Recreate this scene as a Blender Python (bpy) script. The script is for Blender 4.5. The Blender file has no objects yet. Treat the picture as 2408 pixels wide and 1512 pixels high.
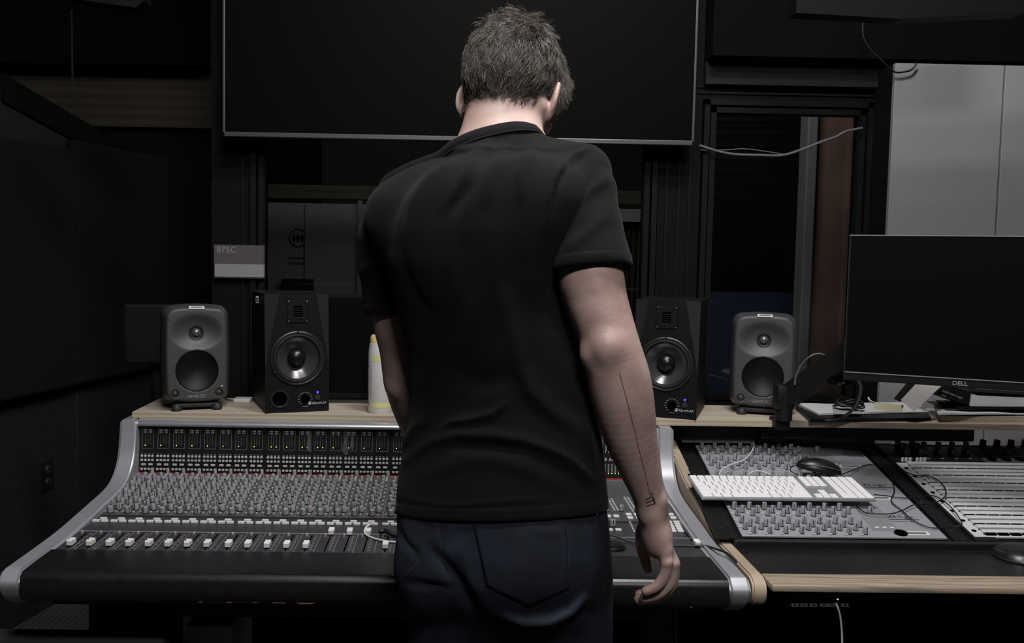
import bpy, bmesh, math, random
import numpy as np
from mathutils import Vector, Matrix
from mathutils.bvhtree import BVHTree
random.seed(7); rng = np.random.default_rng(7)
SC = bpy.context.scene; COL = SC.collection
# ------------------------------------------------------------------ camera
F_PX, CXP, CYP, CAMH = 2200., 1100., 756., 1.38
RAD = math.radians
ROT = (Matrix.Rotation(RAD(-1), 3, 'Z') @ Matrix.Rotation(RAD(90-4.06), 3, 'X') @ Matrix.Rotation(RAD(1.0), 3, 'Z'))
cd = bpy.data.cameras.new('camera'); cam = bpy.data.objects.new('camera', cd); COL.objects.link(cam)
cd.sensor_width = 36; cd.lens = 36*F_PX/2408; cd.shift_x = (1204-CXP)/2408; cd.clip_start = .05
M4 = ROT.to_4x4(); M4.translation = (0, 0, CAMH); cam.matrix_world = M4
SC.camera = cam
# ------------------------------------------------------------------ world, exposure
w = bpy.data.worlds.new('world'); SC.world = w; w.use_nodes = True
w.node_tree.nodes['Background'].inputs[0].default_value = (.85, .9, 1, 1)
w.node_tree.nodes['Background'].inputs[1].default_value = .012
SC.view_settings.view_transform = 'Standard'; SC.view_settings.look = 'None'
SC.view_settings.exposure = 0.0; SC.view_settings.gamma = 1; SC.view_settings.use_curve_mapping = False
def area(name, loc, size, power, col=(1, .97, .95), target=None, sy=None, spread=None):
    l = bpy.data.lights.new(name, 'AREA'); l.shape = 'RECTANGLE'; l.size = size; l.size_y = sy or size
    l.energy = power; l.color = col
    if spread: l.spread = RAD(spread)
    o = bpy.data.objects.new(name, l); COL.objects.link(o); o.location = loc
    if target: o.rotation_euler = (Vector(target)-Vector(loc)).to_track_quat('-Z', 'Y').to_euler()
    return o
# ceiling lamps of the control room (above / behind the photographer and over the desk)
area('ceiling_lamp_front', (.62, 1.62, 3.2), .6, 34, sy=.22, target=(.5, 2.2, .7))
area('ceiling_lamp_centre', (.0, 1.0, 3.2), .6, 28, sy=.22, target=(-.1, 2.0, .7))
area('ceiling_lamp_rear', (.4, -.7, 3.2), .8, 52, sy=.4, target=(.5, 2.0, .9))
area('live_room_lamp', (-.3, 4.2, 2.5), .8, 5, target=(-.4, 5.2, 1.2))
area('live_room_side_fill', (1.0, 3.5, 2.5), .5, 7, target=(1.35, 4.2, 1.2))  # unseen fill light added to brighten the view through the right window

# ------------------------------------------------------------------ pixel helpers (where a sight line meets a real plane)
def ray(px, py): return ROT @ Vector(((px-CXP)/F_PX, -(py-CYP)/F_PX, -1))
CO = Vector((0, 0, CAMH))
def atY(px, py, Y): r = ray(px, py); return CO + r*(Y/r.y)
def atX(px, py, X): r = ray(px, py); return CO + r*(X/r.x)
def atZ(px, py, Z): r = ray(px, py); return CO + r*((Z-CAMH)/r.z)
RT = np.array(ROT)
def project(P):
    q = (P - np.array([0, 0, CAMH])) @ RT
    return CXP + F_PX*q[:, 0]/-q[:, 2], CYP - F_PX*q[:, 1]/-q[:, 2]

# ------------------------------------------------------------------ materials
MATS = {}
def mat(name, col, rough=.6, metal=0., noise=0., nscale=40., bump=0., bscale=200., spec=.5, emit=None, estr=0., col2=None, sheen=0.):
    if name in MATS: return MATS[name]
    m = bpy.data.materials.new(name); m.use_nodes = True; nt = m.node_tree; b = nt.nodes['Principled BSDF']
    c = (*col, 1)
    b.inputs['Base Color'].default_value = c; b.inputs['Roughness'].default_value = rough; b.inputs['Metallic'].default_value = metal
    b.inputs['Specular IOR Level'].default_value = spec
    if sheen: b.inputs['Sheen Weight'].default_value = sheen
    if emit: b.inputs['Emission Color'].default_value = (*emit, 1); b.inputs['Emission Strength'].default_value = estr
    tc = nt.nodes.new('ShaderNodeTexCoord')
    if noise or col2:
        n = nt.nodes.new('ShaderNodeTexNoise'); n.inputs['Scale'].default_value = nscale; n.inputs['Detail'].default_value = 5
        nt.links.new(tc.outputs['Object'], n.inputs['Vector'])
        r = nt.nodes.new('ShaderNodeValToRGB'); r.color_ramp.elements[0].position = .3; r.color_ramp.elements[1].position = .7
        c2 = col2 or tuple(min(1, x*(1+noise)) for x in col); c1 = col if col2 else tuple(x*(1-noise) for x in col)
        r.color_ramp.elements[0].color = (*c1, 1); r.color_ramp.elements[1].color = (*c2, 1)
        nt.links.new(n.outputs['Fac'], r.inputs['Fac']); nt.links.new(r.outputs['Color'], b.inputs['Base Color'])
    if bump:
        n = nt.nodes.new('ShaderNodeTexNoise'); n.inputs['Scale'].default_value = bscale; n.inputs['Detail'].default_value = 3
        nt.links.new(tc.outputs['Object'], n.inputs['Vector'])
        bm_ = nt.nodes.new('ShaderNodeBump'); bm_.inputs['Strength'].default_value = bump; bm_.inputs['Distance'].default_value = .002
        nt.links.new(n.outputs['Fac'], bm_.inputs['Height']); nt.links.new(bm_.outputs['Normal'], b.inputs['Normal'])
    MATS[name] = m; return m
def wave_mat(name, c1, c2, scale, dist, axis='Y', rough=.6, stretch=(1, 1, 1), bump=0.):
    m = bpy.data.materials.new(name); m.use_nodes = True; nt = m.node_tree; b = nt.nodes['Principled BSDF']
    tc = nt.nodes.new('ShaderNodeTexCoord'); mp = nt.nodes.new('ShaderNodeMapping'); mp.inputs['Scale'].default_value = stretch
    wv = nt.nodes.new('ShaderNodeTexWave'); wv.bands_direction = axis; wv.inputs['Scale'].default_value = scale
    wv.inputs['Distortion'].default_value = dist; wv.inputs['Detail'].default_value = 4; wv.inputs['Detail Scale'].default_value = 2
    r = nt.nodes.new('ShaderNodeValToRGB'); r.color_ramp.elements[0].color = (*c1, 1); r.color_ramp.elements[1].color = (*c2, 1)
    nt.links.new(tc.outputs['Object'], mp.inputs[0]); nt.links.new(mp.outputs[0], wv.inputs['Vector'])
    nt.links.new(wv.outputs['Fac'], r.inputs['Fac']); nt.links.new(r.outputs['Color'], b.inputs['Base Color'])
    b.inputs['Roughness'].default_value = rough
    if bump:
        bn = nt.nodes.new('ShaderNodeBump'); bn.inputs['Strength'].default_value = bump; bn.inputs['Distance'].default_value = .004
        nt.links.new(wv.outputs['Fac'], bn.inputs['Height']); nt.links.new(bn.outputs['Normal'], b.inputs['Normal'])
    MATS[name] = m; return m
mat('wall_black', (.0058, .0058, .0062), .85, bump=.2, spec=.08); mat('wall_grey', (.0150, .0153, .0158), .8, spec=.1, noise=.15, bump=.3)
mat('ceiling_black', (.0022, .0022, .0025), .95, spec=.1); mat('acoustic_fabric', (.0105, .0105, .0112), .95, spec=.05, noise=.3, nscale=600, bump=.5, bscale=900)
mat('frame_black', (.008, .008, .0085), .5, spec=.2); mat('frame_grey', (.02, .021, .022), .5); mat('jamb_black', (.006, .006, .0063), .6, spec=.1)
mat('silver', (.44, .45, .49), .38, .5, noise=.04, nscale=30, bump=.03, bscale=900)
mat('silver_top', (.50, .51, .55), .27, .7, bump=.1, bscale=600)
mat('console_black', (.012, .012, .013), .45); mat('meter_black', (.012, .011, .013), .3, noise=.1)
mat('panel_grey', (.062, .065, .072), .5, noise=.15, nscale=12); mat('fader_grey', (.034, .035, .042), .42, noise=.1, nscale=15)
mat('knob_grey', (.27, .28, .285), .5, noise=.12, nscale=20); mat('knob_blue', (.20, .24, .34), .5)
mat('button_grey', (.42, .41, .42), .5); mat('button_white', (.62, .61, .60), .45)
mat('print_grey', (.28, .28, .29), .6); mat('print_white', (.55, .55, .55), .6); mat('red_strip', (.23, .018, .02), .5)
mat('led_green', (.4, .7, .1), .5, emit=(.75, 1, .25), estr=1.6); mat('led_red', (.7, .1, .05), .5, emit=(1, .3, .12), estr=1.3)
mat('led_blue', (.05, .05, .9), .5, emit=(.06, .06, 1), estr=1.6); mat('led_dim', (.12, .12, .09), .6)
mat('vinyl_black', (.0095, .009, .0095), .33, noise=.2, nscale=60, bump=.08, bscale=500)
mat('black_plastic', (.008, .008, .0085), .45, spec=.25); mat('black_matte', (.006, .006, .0065), .8, spec=.1); mat('rubber', (.012, .012, .012), .6)
mat('chip_wood', (.30, .17, .10), .8)
mat('slot_black', (.001, .001, .001), .9, spec=0)
mat('genelec_grey', (.047, .046, .051), .42, bump=.25, bscale=900); mat('genelec_dark', (.012, .012, .013), .55)
mat('mesh_black', (.004, .004, .0045), .5, spec=.25, bump=.12, bscale=1500)
mat('dome_metal', (.17, .17, .17), .25, .6)
mat('adam_black', (.0068, .0068, .0072), .5, bump=.08, bscale=900, spec=.15); mat('adam_facet', (.020, .018, .020), .5, spec=.2)
mat('cone_black', (.07, .07, .072), .20, .5, bump=.05, bscale=1500); mat('cap_black', (.006, .006, .006), .3); mat('surround', (.016, .016, .017), .4)
mat('screw', (.3, .3, .3), .3, .8)
mat('tv_screen', (.003, .003, .003), .45, spec=.02); mat('tv_frame', (.085, .083, .086), .35, .5)
mat('monitor_screen', (.004, .004, .004), .4, spec=.03); mat('monitor_edge', (.30, .30, .31), .35, .4)
mat('cabinet_white', (.285, .282, .305), .5, noise=.02); mat('cream_plastic', (.62, .62, .60), .4)
mat('paper', (.55, .55, .56), .8); mat('paper_grey', (.30, .30, .31), .8); mat('card_cream', (.47, .45, .42), .8); mat('note_yellow', (.62, .60, .40), .8)
mat('bottle_white', (.62, .62, .62), .35); mat('cap_yellow', (.68, .58, .28), .4); mat('label_yellow', (.68, .64, .30), .5)
mat('xlogic', (.38, .39, .43), .42, .35, noise=.03); mat('xlogic_dark', (.20, .21, .22), .5); mat('xlogic_knob', (.33, .335, .34), .32, .2)
mat('keyboard_alu', (.42, .43, .44), .35, .5); mat('key_white', (.80, .80, .81), .4)
mat('cable_white', (.60, .60, .59), .45); mat('cable_black', (.008, .008, .009), .45); mat('cable_grey', (.10, .10, .105), .45)
mat('knob_red', (.20, .018, .02), .5); mat('knob_yellow', (.6, .45, .12), .5); mat('patch_strip', (.60, .60, .63), .4, .1, noise=.04, nscale=80)
mat('carpet', (.045, .045, .047), .95, noise=.4, nscale=300, bump=.6, bscale=500)
wave_mat('carpet_stripe', (.018, .018, .019), (.038, .038, .039), 14, 2.2, 'X', .95, (1, .25, 1))
wave_mat('plywood', (.40, .345, .275), (.46, .40, .325), 3, 6, 'Y', .55, (.15, 1.2, 1))
wave_mat('oak', (.23, .185, .14), (.36, .295, .225), 20, 9, 'Y', .5, (.10, 1, 1))
wave_mat('ply_edge', (.34, .28, .21), (.44, .37, .28), 30, 2, 'Z', .6, (.1, .1, 1))
wave_mat('maple', (.34, .275, .205), (.41, .335, .25), 5, 3, 'Y', .5, (1, .25, 1))
wave_mat('slat_wood', (.020, .017, .012), (.034, .028, .020), 7, 1.2, 'Z', .8, (.02, .02, 1))
mat('brown_door', (.16, .095, .078), .7, noise=.25, nscale=5); mat('pale_post', (.15, .15, .17), .6)
mat('live_wall', (.145, .145, .15), .8, noise=.06, nscale=3); mat('live_dark', (.010, .010, .009), .9); mat('blue_fabric', (.010, .018, .045), .9)
mat('sign_dark', (.075, .066, .074), .5); mat('sign_light', (.23, .23, .25), .5)
mat('barcode', (.10, .10, .10), .7); mat('sticker', (.62, .62, .62), .5)
mat('box_grey', (.62, .58, .56), .7)
def glass_mat():
    m = bpy.data.materials.new('window_glass'); m.use_nodes = True; nt = m.node_tree; nt.nodes.clear()
    o = nt.nodes.new('ShaderNodeOutputMaterial'); mx = nt.nodes.new('ShaderNodeMixShader'); t = nt.nodes.new('ShaderNodeBsdfTransparent')
    g = nt.nodes.new('ShaderNodeBsdfGlossy'); g.inputs['Roughness'].default_value = .02; f = nt.nodes.new('ShaderNodeFresnel'); f.inputs[0].default_value = 1.5
    t.inputs[0].default_value = (.88, .89, .88, 1)
    nt.links.new(f.outputs[0], mx.inputs[0]); nt.links.new(t.outputs[0], mx.inputs[1]); nt.links.new(g.outputs[0], mx.inputs[2]); nt.links.new(mx.outputs[0], o.inputs[0])
    MATS['window_glass'] = m
glass_mat()

# ------------------------------------------------------------------ mesh builder
class MB:
    def __init__(s): s.v = []; s.f = []; s.m = []; s.mats = []; s.M = Matrix.Identity(4)
    def mi(s, n):
        if n not in s.mats: s.mats.append(n)
        return s.mats.index(n)
    def add(s, vs, fs, mt=None):
        o = len(s.v); s.v += [tuple(s.M @ Vector(p)) for p in vs]; s.f += [tuple(o+i for i in f) for f in fs]
        k = s.mi(mt) if mt else 0
        s.m += [k]*len(fs)
    def box(s, x0, x1, y0, y1, z0, z1, mt=None):
        s.add([(x, y, z) for x in (x0, x1) for y in (y0, y1) for z in (z0, z1)],
              [(0, 1, 3, 2), (4, 6, 7, 5), (0, 4, 5, 1), (2, 3, 7, 6), (0, 2, 6, 4), (1, 5, 7, 3)], mt)
    def rbox(s, x0, x1, y0, y1, z0, z1, r, mt=None, seg=2):
        b = bmesh.new(); bmesh.ops.create_cube(b, size=1)
        for v in b.verts: v.co = Vector(((x0+x1)/2+v.co.x*(x1-x0), (y0+y1)/2+v.co.y*(y1-y0), (z0+z1)/2+v.co.z*(z1-z0)))
        bmesh.ops.bevel(b, geom=b.edges[:], offset=r, segments=seg, affect='EDGES', profile=.5)
        s.bm(b, mt)
    def bm(s, b, mt=None):
        b.verts.index_update(); s.add([v.co.copy() for v in b.verts], [tuple(v.index for v in f.verts) for f in b.faces], mt); b.free()
    def cyl(s, p0, p1, r0, r1=None, n=16, mt=None, cap=True):
        r1 = r0 if r1 is None else r1; p0 = Vector(p0); p1 = Vector(p1); d = (p1-p0).normalized()
        a = d.orthogonal().normalized(); b = d.cross(a); vs = []
        for p, r in ((p0, r0), (p1, r1)):
            for i in range(n): t = 2*math.pi*i/n; vs.append(p+a*(r*math.cos(t))+b*(r*math.sin(t)))
        fs = [(i, (i+1) % n, n+(i+1) % n, n+i) for i in range(n)]
        if cap: fs += [tuple(range(n-1, -1, -1)), tuple(range(n, 2*n))]
        s.add(vs, fs, mt)
    def lathe(s, prof, origin=(0, 0, 0), axis=(0, 0, 1), n=32, mt=None, ref=None, cap=True):
        ax = Vector(axis).normalized(); a = Vector(ref) if ref else ax.orthogonal().normalized(); b = ax.cross(a); o = Vector(origin); vs = []; fs = []
        for r, h in prof:
            for i in range(n): t = 2*math.pi*i/n; vs.append(o+ax*h+a*(r*math.cos(t))+b*(r*math.sin(t)))
        for k in range(len(prof)-1):
            for i in range(n): fs.append((k*n+i, k*n+(i+1) % n, (k+1)*n+(i+1) % n, (k+1)*n+i))
        if cap and prof[0][0] > 1e-6: fs.append(tuple(range(n-1, -1, -1)))
        if cap and prof[-1][0] > 1e-6: fs.append(tuple(range((len(prof)-1)*n, len(prof)*n)))
        s.add(vs, fs, mt)
    def prism(s, pts, d, mt=None):      # pts: 3D polygon, d: extrusion vector
        n = len(pts); d = Vector(d); vs = [Vector(p) for p in pts]+[Vector(p)+d for p in pts]
        s.add(vs, [tuple(range(n)), tuple(range(2*n-1, n-1, -1))]+[(i, i+n, (i+1) % n+n, (i+1) % n) for i in range(n)], mt)
    def tube(s, pts, r, n=8, mt=None, flat=None):
        P = [Vector(p) for p in pts]; N = len(P); rs = r if hasattr(r, '__len__') else [r]*N; vs = []; fs = []; prev = None
        for i, p in enumerate(P):
            t = (P[min(i+1, N-1)]-P[max(i-1, 0)]).normalized()
            a = (prev - t*prev.dot(t)) if prev else t.orthogonal()
            if a.length < 1e-6: a = t.orthogonal()
            a.normalize(); prev = a; b = t.cross(a)
            for k in range(n): q = 2*math.pi*k/n; vs.append(p+a*(rs[i]*math.cos(q))+b*(rs[i]*math.sin(q)))
        for i in range(N-1):
            for k in range(n): fs.append((i*n+k, i*n+(k+1) % n, (i+1)*n+(k+1) % n, (i+1)*n+k))
        fs += [tuple(range(n-1, -1, -1)), tuple(range((N-1)*n, N*n))]
        s.add(vs, fs, mt)
    def build(s, name, material=None, parent=None, smooth=None, bevel=None):
        me = bpy.data.meshes.new(name); me.from_pydata(s.v, [], s.f)
        if material and (not s.mats): me.materials.append(MATS[material])
        for n in s.mats: me.materials.append(MATS[n])
        if s.mats: me.polygons.foreach_set('material_index', s.m)
        b = bmesh.new(); b.from_mesh(me); bmesh.ops.recalc_face_normals(b, faces=b.faces); b.to_mesh(me); b.free()
        o = bpy.data.objects.new(name, me); COL.objects.link(o)
        if parent: setparent(o, parent)
        if smooth:
            me.polygons.foreach_set('use_smooth', [True]*len(me.polygons)); me.set_sharp_from_angle(angle=RAD(smooth))
        return o
def wmat(o):
    m = o.matrix_basis.copy()
    while o.parent: o = o.parent; m = o.matrix_basis @ m
    return m
def setparent(o, p):
    o.parent = p; o.matrix_parent_inverse = Matrix.Identity(4); o.matrix_basis = wmat(p).inverted() @ o.matrix_basis
def spline(pts, n=8):
    P = [Vector(p) for p in pts]; out = []
    for i in range(len(P)-1):
        a = P[max(i-1, 0)]; b = P[i]; c = P[i+1]; d = P[min(i+2, len(P)-1)]
        for k in range(n):
            t = k/n; out.append(.5*((2*b)+(c-a)*t+(2*a-5*b+4*c-d)*t*t+(3*b-3*c+d-a)*t**3))
    return out+[P[-1]]
def tag(o, label=None, cat=None, group=None, kind=None):
    if label: o['label'] = label
    if cat: o['category'] = cat
    if group: o['group'] = group
    if kind: o['kind'] = kind
    return o
def thing(name, label, cat, loc=(0, 0, 0), group=None, rot=None):
    o = bpy.data.objects.new(name, None); COL.objects.link(o); o.empty_display_size = .05
    o.matrix_basis = Matrix.Translation(loc) @ (rot or Matrix.Identity(4)); return tag(o, label, cat, group)
def inst(mesh, name, M, parent, material=None):
    o = bpy.data.objects.new(name, mesh); COL.objects.link(o); o.parent = parent
    o.matrix_basis = wmat(parent).inverted() @ M; return o
def frame(o, x, u):                      # matrix with axes x, u, normal
    x = Vector(x).normalized(); u = Vector(u).normalized(); n = x.cross(u).normalized()
    return Matrix(((x.x, u.x, n.x, o[0]), (x.y, u.y, n.y, o[1]), (x.z, u.z, n.z, o[2]), (0, 0, 0, 1)))
def text_bm(txt, size, M, mb, mt, depth=.0004, align='LEFT', shear=0.):
    cu = bpy.data.curves.new('t', 'FONT'); cu.body = txt; cu.size = size; cu.extrude = depth; cu.align_x = align; cu.shear = shear; cu.resolution_u = 2
    o = bpy.data.objects.new('t', cu); COL.objects.link(o)
    me = o.to_mesh(); old = mb.M; mb.M = M
    mb.add([v.co.copy() for v in me.vertices], [tuple(p.vertices) for p in me.polygons], mt); mb.M = old
    o.to_mesh_clear(); bpy.data.objects.remove(o); bpy.data.curves.remove(cu)
# ================================================================== THE ROOM
def struct(name, mb, m=None): o = mb.build(name, m); o['kind'] = 'structure'; return o
YB = 3.15                                              # face of the window wall
b = MB(); b.box(-4, 4, -3, 7, -.1, 0); struct('floor', b, 'carpet_stripe')
b = MB(); b.box(-4, 4, -3, 7, 3.3, 3.4); struct('ceiling', b, 'ceiling_black')
# splayed left wall, with seams between its lining boards
wl0 = Vector((-1.56, 3.4, 0)); wd = Vector((.208, .978, 0)).normalized(); wn = Vector((wd.y, -wd.x, 0))
WL = Matrix(((wd.x, wn.x, 0, wl0.x), (wd.y, wn.y, 0, wl0.y), (0, 0, 1, 0), (0, 0, 0, 1)))   # local: along, out of the wall, up
def wl_hit(x, y, out=0.):                              # sight line with the plane of the left wall (moved out by `out`)
    r = ray(x, y); o = wl0+wn*out; t = (o-CO).dot(wn)/r.dot(wn); p = CO+r*t; q = p-wl0; return q.dot(wd), p.z
wt = [wl_hit(0, 176), wl_hit(250, 322), wl_hit(505, 470)]
b = MB(); b.M = WL; b.prism([(-6.2, -.1, 0), (wt[2][0], -.1, 0), (wt[2][0], -.1, wt[2][1]), (wt[1][0], -.1, wt[1][1]), (wt[0][0], -.1, wt[0][1]), (-6.2, -.1, 3.3)], (0, .1, 0)); struct('wall_left', b, 'wall_grey')
b = MB(); b.box(-3.3, -3.2, -3, 5, 0, 3.3); struct('wall_outer', b, 'wall_black')
b = MB(); b.M = WL
for a in (-.22, .33): b.box(a-.003, a+.003, 0, .004, 0, 2.3)
struct('trim_1', b, 'frame_grey')
b = MB(); b.box(-2.0, 3.0, 5.9, 6.0, 0, 3.3); struct('wall_back', b, 'wall_black')
b = MB(); b.box(2.75, 2.85, -3, 6, 0, 3.3); struct('wall_right', b, 'wall_grey')
b = MB(); b.box(-3.2, 3, -3.05, -2.95, 0, 3.3); struct('wall_rear', b, 'wall_grey')
def px(x, y=600, Y=YB): return atY(x, y, Y).x
def pz(y, x=1100, Y=YB): return atY(x, y, Y).z
# window wall: piers, mullions, header, dado
zs, zh1, zh2 = pz(948), pz(300), pz(238, 1850)
xa, xb, xc, xd, xe, xf = px(498), px(622), px(1543), px(1640), px(2040), px(2097)
b = MB()
b.box(xa, xb-.05, YB, YB+.14, 0, 3.3); b.box(xc, xd, YB, YB+.14, 0, 3.3); b.box(xe, 2.75, YB, YB+.14, 0, 3.3)
b.box(xb-.05, xc, YB, YB+.14, 0, zs); b.box(xd, xe, YB, YB+.14, 0, zs)
b.box(xb-.05, xc, YB, YB+.14, zh1, 3.3); b.box(xd, xe, YB, YB+.14, zh2, 3.3)
struct('wall_front', b, 'wall_black')
def window(name, x0, x1, z0, z1, steps):
    e = bpy.data.objects.new(name, None); COL.objects.link(e); e.location = ((x0+x1)/2, YB, z0); e['kind'] = 'structure'
    b = MB()
    for k, (d0, dep) in enumerate(steps):
        t = .018
        for (a0, a1, c0, c1) in ((x0+d0, x0+d0+t, z0+d0, z1-d0), (x1-d0-t, x1-d0, z0+d0, z1-d0), (x0+d0, x1-d0, z0+d0, z0+d0+t), (x0+d0, x1-d0, z1-d0-t, z1-d0)):
            b.box(a0, a1, YB-dep, YB+.05, c0, c1)
    b.build('window_frame', 'jamb_black', e)
    b = MB(); b.box(x0+.02, x1-.02, YB+.02, YB+.026, z0+.02, z1-.02); b.build('window_pane', 'window_glass', e)
window('window_1', xb-.045, xc-.005, zs, zh1, [(0, .012), (.024, .004)])
window('window_2', xd+.005, xe-.005, zs, zh2, [(0, .012), (.024, .004)])
b = MB()
for xx in (px(572), px(598), px(1562), px(1590), px(1615)): b.box(xx-.004, xx+.004, YB-.006, YB, 0, 2.7)
for yy in (208, 222): b.box(xd-.02, xf, YB-.006, YB, pz(yy, 1850)-.003, pz(yy, 1850)+.003)
struct('trim_2', b, 'jamb_black')
b = MB(); b.box(px(1640), 2.75, YB-.10, YB, pz(150, 1900), 3.3); struct('trim_3', b, 'ceiling_black')   # black soffit over the cabinets
b = MB(); b.box(xd, px(2100), YB-.03, YB, pz(205, 1850), pz(152, 1850)); struct('trim_4', b, 'wall_grey')
# slatted timber bulkhead in the bay left of the window wall
xbay = px(520, 600, 4.35)
b = MB(); b.box(-3.2, xbay, 4.3, 4.4, pz(300, 400, 4.3), pz(152, 300, 4.3)); struct('trim_5', b, 'slat_wood')
b = MB(); b.box(-3.2, xbay, 4.15, 4.3, pz(152, 300, 4.15), 3.3); struct('trim_6', b, 'ceiling_black')
b = MB(); b.box(-3.2, xbay, 4.35, 4.45, 0, pz(300, 400, 4.3)); struct('wall_bay', b, 'wall_black')
# black strip added as dark band along the sloping top of the left wall
b = MB(); b.M = WL
for (a_, c_) in ((wt[0], wt[1]), (wt[1], wt[2])): b.prism([(a_[0], -.11, a_[1]-.09), (a_[0], .012, a_[1]-.09), (a_[0], .012, a_[1]+.005), (a_[0], -.11, a_[1]+.005)], (c_[0]-a_[0], 0, c_[1]-a_[1]))
struct('trim_7', b, 'ceiling_black')

# acoustic panels on the left wall
a1, z1 = wl_hit(190, 905, .06); a2, _ = wl_hit(405, 860, .06); ap, _ = wl_hit(0, 940, .06)
for nm, (s0, s1) in {'near': (ap-.7, a1-.004), 'far': (a1+.004, a2)}.items():
    t = thing('acoustic_panel', {'near': 'large dark fabric acoustic panel on left wall, nearer the camera', 'far': 'dark grey fabric acoustic panel on left wall, beyond the vertical joint'}[nm], 'acoustic panel', WL @ Vector(((s0+s1)/2, .03, z1)), 'acoustic panels on the left wall')
    b = MB(); b.M = WL; b.rbox(s0, s1, .002 if nm == 'near' else .002, .06 if nm == 'near' else .052, z1, wl_hit((60, 190)[nm == 'far'], (330, 330)[nm == 'far'], .05)[1], .012, 'acoustic_fabric'); b.build('fabric_face', None, t)
    b = MB(); b.M = WL; b.box(s0+.02, s1-.02, .001, .02, z1-.012, z1); b.build('backing_frame', 'black_matte', t)
# wall outlet
oa, oz = wl_hit(110, 1118)
t = thing('wall_outlet', 'small black double power outlet low on the left wall', 'outlet', WL @ Vector((oa, 0, oz)))
b = MB(); b.M = WL; b.rbox(oa-.035, oa+.035, 0, .006, oz-.057, oz+.057, .003, 'black_plastic'); b.build('cover_plate', None, t)
for k in (-1, 1):
    b = MB(); b.M = WL; b.lathe([(.001, .010), (.014, .010), (.016, .006)], (oa, 0, oz+k*.024), (0, 1, 0), 20, 'frame_grey'); b.box(oa-.006, oa-.004, .0102, .011, oz+k*.024-.004, oz+k*.024+.005, 'slot_black'); b.box(oa+.004, oa+.006, .0102, .011, oz+k*.024-.004, oz+k*.024+.005, 'slot_black'); b.build('socket', None, t)
# carpeted step in front of the console's left pedestal
c0 = atY(405, 1478, 2.08)
t = thing('carpeted_step', 'low grey carpeted step under the left end of the console', 'step', (-1.0, 2.0, 0))
b = MB(); b.rbox(-1.35, c0.x, 1.84, 2.08, 0, c0.z, .012, 'carpet'); b.build('body', None, t)
b = MB(); b.rbox(-1.35, c0.x+.004, 1.833, 1.845, c0.z-.035, c0.z-.027, .002, 'frame_grey'); b.build('nosing', None, t)

# ------------------------------------------------------------------ live room seen through the glass
YR = 5.4
b = MB(); b.box(xa, 3, YR+.35, YR+.45, 0, 3.3); struct('wall_live_room', b, 'live_dark')
t = thing('white_door', 'pale door with round dark emblem, seen through left window glass', 'door', (px(740, 600, YR), YR, 0))
x0, x1 = px(630, 600, YR), px(862, 600, YR)
b = MB(); b.box(x0, x1+.25, YR, YR+.05, 0, pz(478, 740, YR), 'live_wall'); b.build('leaf', None, t)
b = MB(); b.box(px(718, 600, YR), px(724, 600, YR), YR-.015, YR, 0, pz(478, 740, YR)); b.build('frame_rib', 'live_wall', t)
b = MB(); b.box(px(842, 600, YR), px(852, 600, YR), YR-.03, YR, 0, pz(470, 840, YR)); b.build('edge_post', 'live_wall', t)
cc = atY(701, 559, YR-.004)
b = MB()
for k in range(40):
    a0, a1 = 2*math.pi*k/40, 2*math.pi*(k+.98)/40; r0, r1 = .047, .053
    b.add([(cc.x+r*math.cos(a), cc.y, cc.z+r*math.sin(a)) for a, r in ((a0, r0), (a1, r0), (a1, r1), (a0, r1))], [(0, 1, 2, 3)])
b.box(cc.x-.030, cc.x-.018, cc.y-.001, cc.y, cc.z-.022, cc.z+.024); b.box(cc.x+.018, cc.x+.030, cc.y-.001, cc.y, cc.z-.022, cc.z+.016)
b.box(cc.x-.007, cc.x+.005, cc.y-.001, cc.y, cc.z-.022, cc.z+.02); b.box(cc.x-.03, cc.x+.03, cc.y-.001, cc.y, cc.z-.006, cc.z+.006)
for k, (w_, dz) in enumerate([(.10, -.115), (.085, -.145)]):
    for j in range(7): b.box(cc.x-.05+j*w_/6.5, cc.x-.05+j*w_/6.5+.009, cc.y-.001, cc.y, cc.z+dz-.006, cc.z+dz+.006)
b.build('emblem', 'frame_grey', t)
q0, q1 = atY(665, 655, YR-.02), atY(738, 692, YR-.02)
b = MB(); b.box(q0.x, q1.x, YR-.06, YR-.02, q1.z-.12, q0.z); o = b.build('dark_picture', 'black_plastic'); tag(o, 'small dark box hanging on the pale door beyond the glass', 'box')
b = MB(); b.box(px(630, 450, 5.0), px(1545, 450, 5.0), 5.0, 5.1, pz(468, 800, 5.0), pz(436, 800, 5.0)); o = b.build('ceiling_beam', 'slat_wood'); tag(o, 'brown timber beam crossing behind the left window glass', 'beam')
b = MB(); b.box(px(1450, 500, 5.0), px(1530, 500, 5.0), 4.98, 5.05, pz(522, 1490, 5.0), pz(492, 1490, 5.0)); o = b.build('curtain_rail', 'live_wall'); tag(o, 'pale rail above the striped curtain, right of the standing person', 'rail')
b = MB()
n = 24; xs = [px(1452, 600, 5.05)+k*(px(1532, 600, 5.05)-px(1452, 600, 5.05))/n for k in range(n+1)]
vs = []; 
for k, x in enumerate(xs): vs += [(x, 5.05+.02*math.sin(k*1.6), .2), (x, 5.05+.02*math.sin(k*1.6), pz(522, 1490, 5.0))]
b.add(vs, [(2*k, 2*k+2, 2*k+3, 2*k+1) for k in range(n)], 'slat_wood'); o = b.build('striped_curtain'); tag(o, 'olive pleated curtain beyond the glass, right of the person', 'curtain')
b = MB()
for k in range(9): z = pz(250+k*30, 1750, 4.6); b.box(px(1650, 400, 4.6), px(1885, 400, 4.6), 4.6, 4.63, z-.012, z+.008)
b.box(px(1660, 400, 4.6), px(1663, 400, 4.6), 4.605, 4.625, 0, pz(240, 1750, 4.6))
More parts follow.
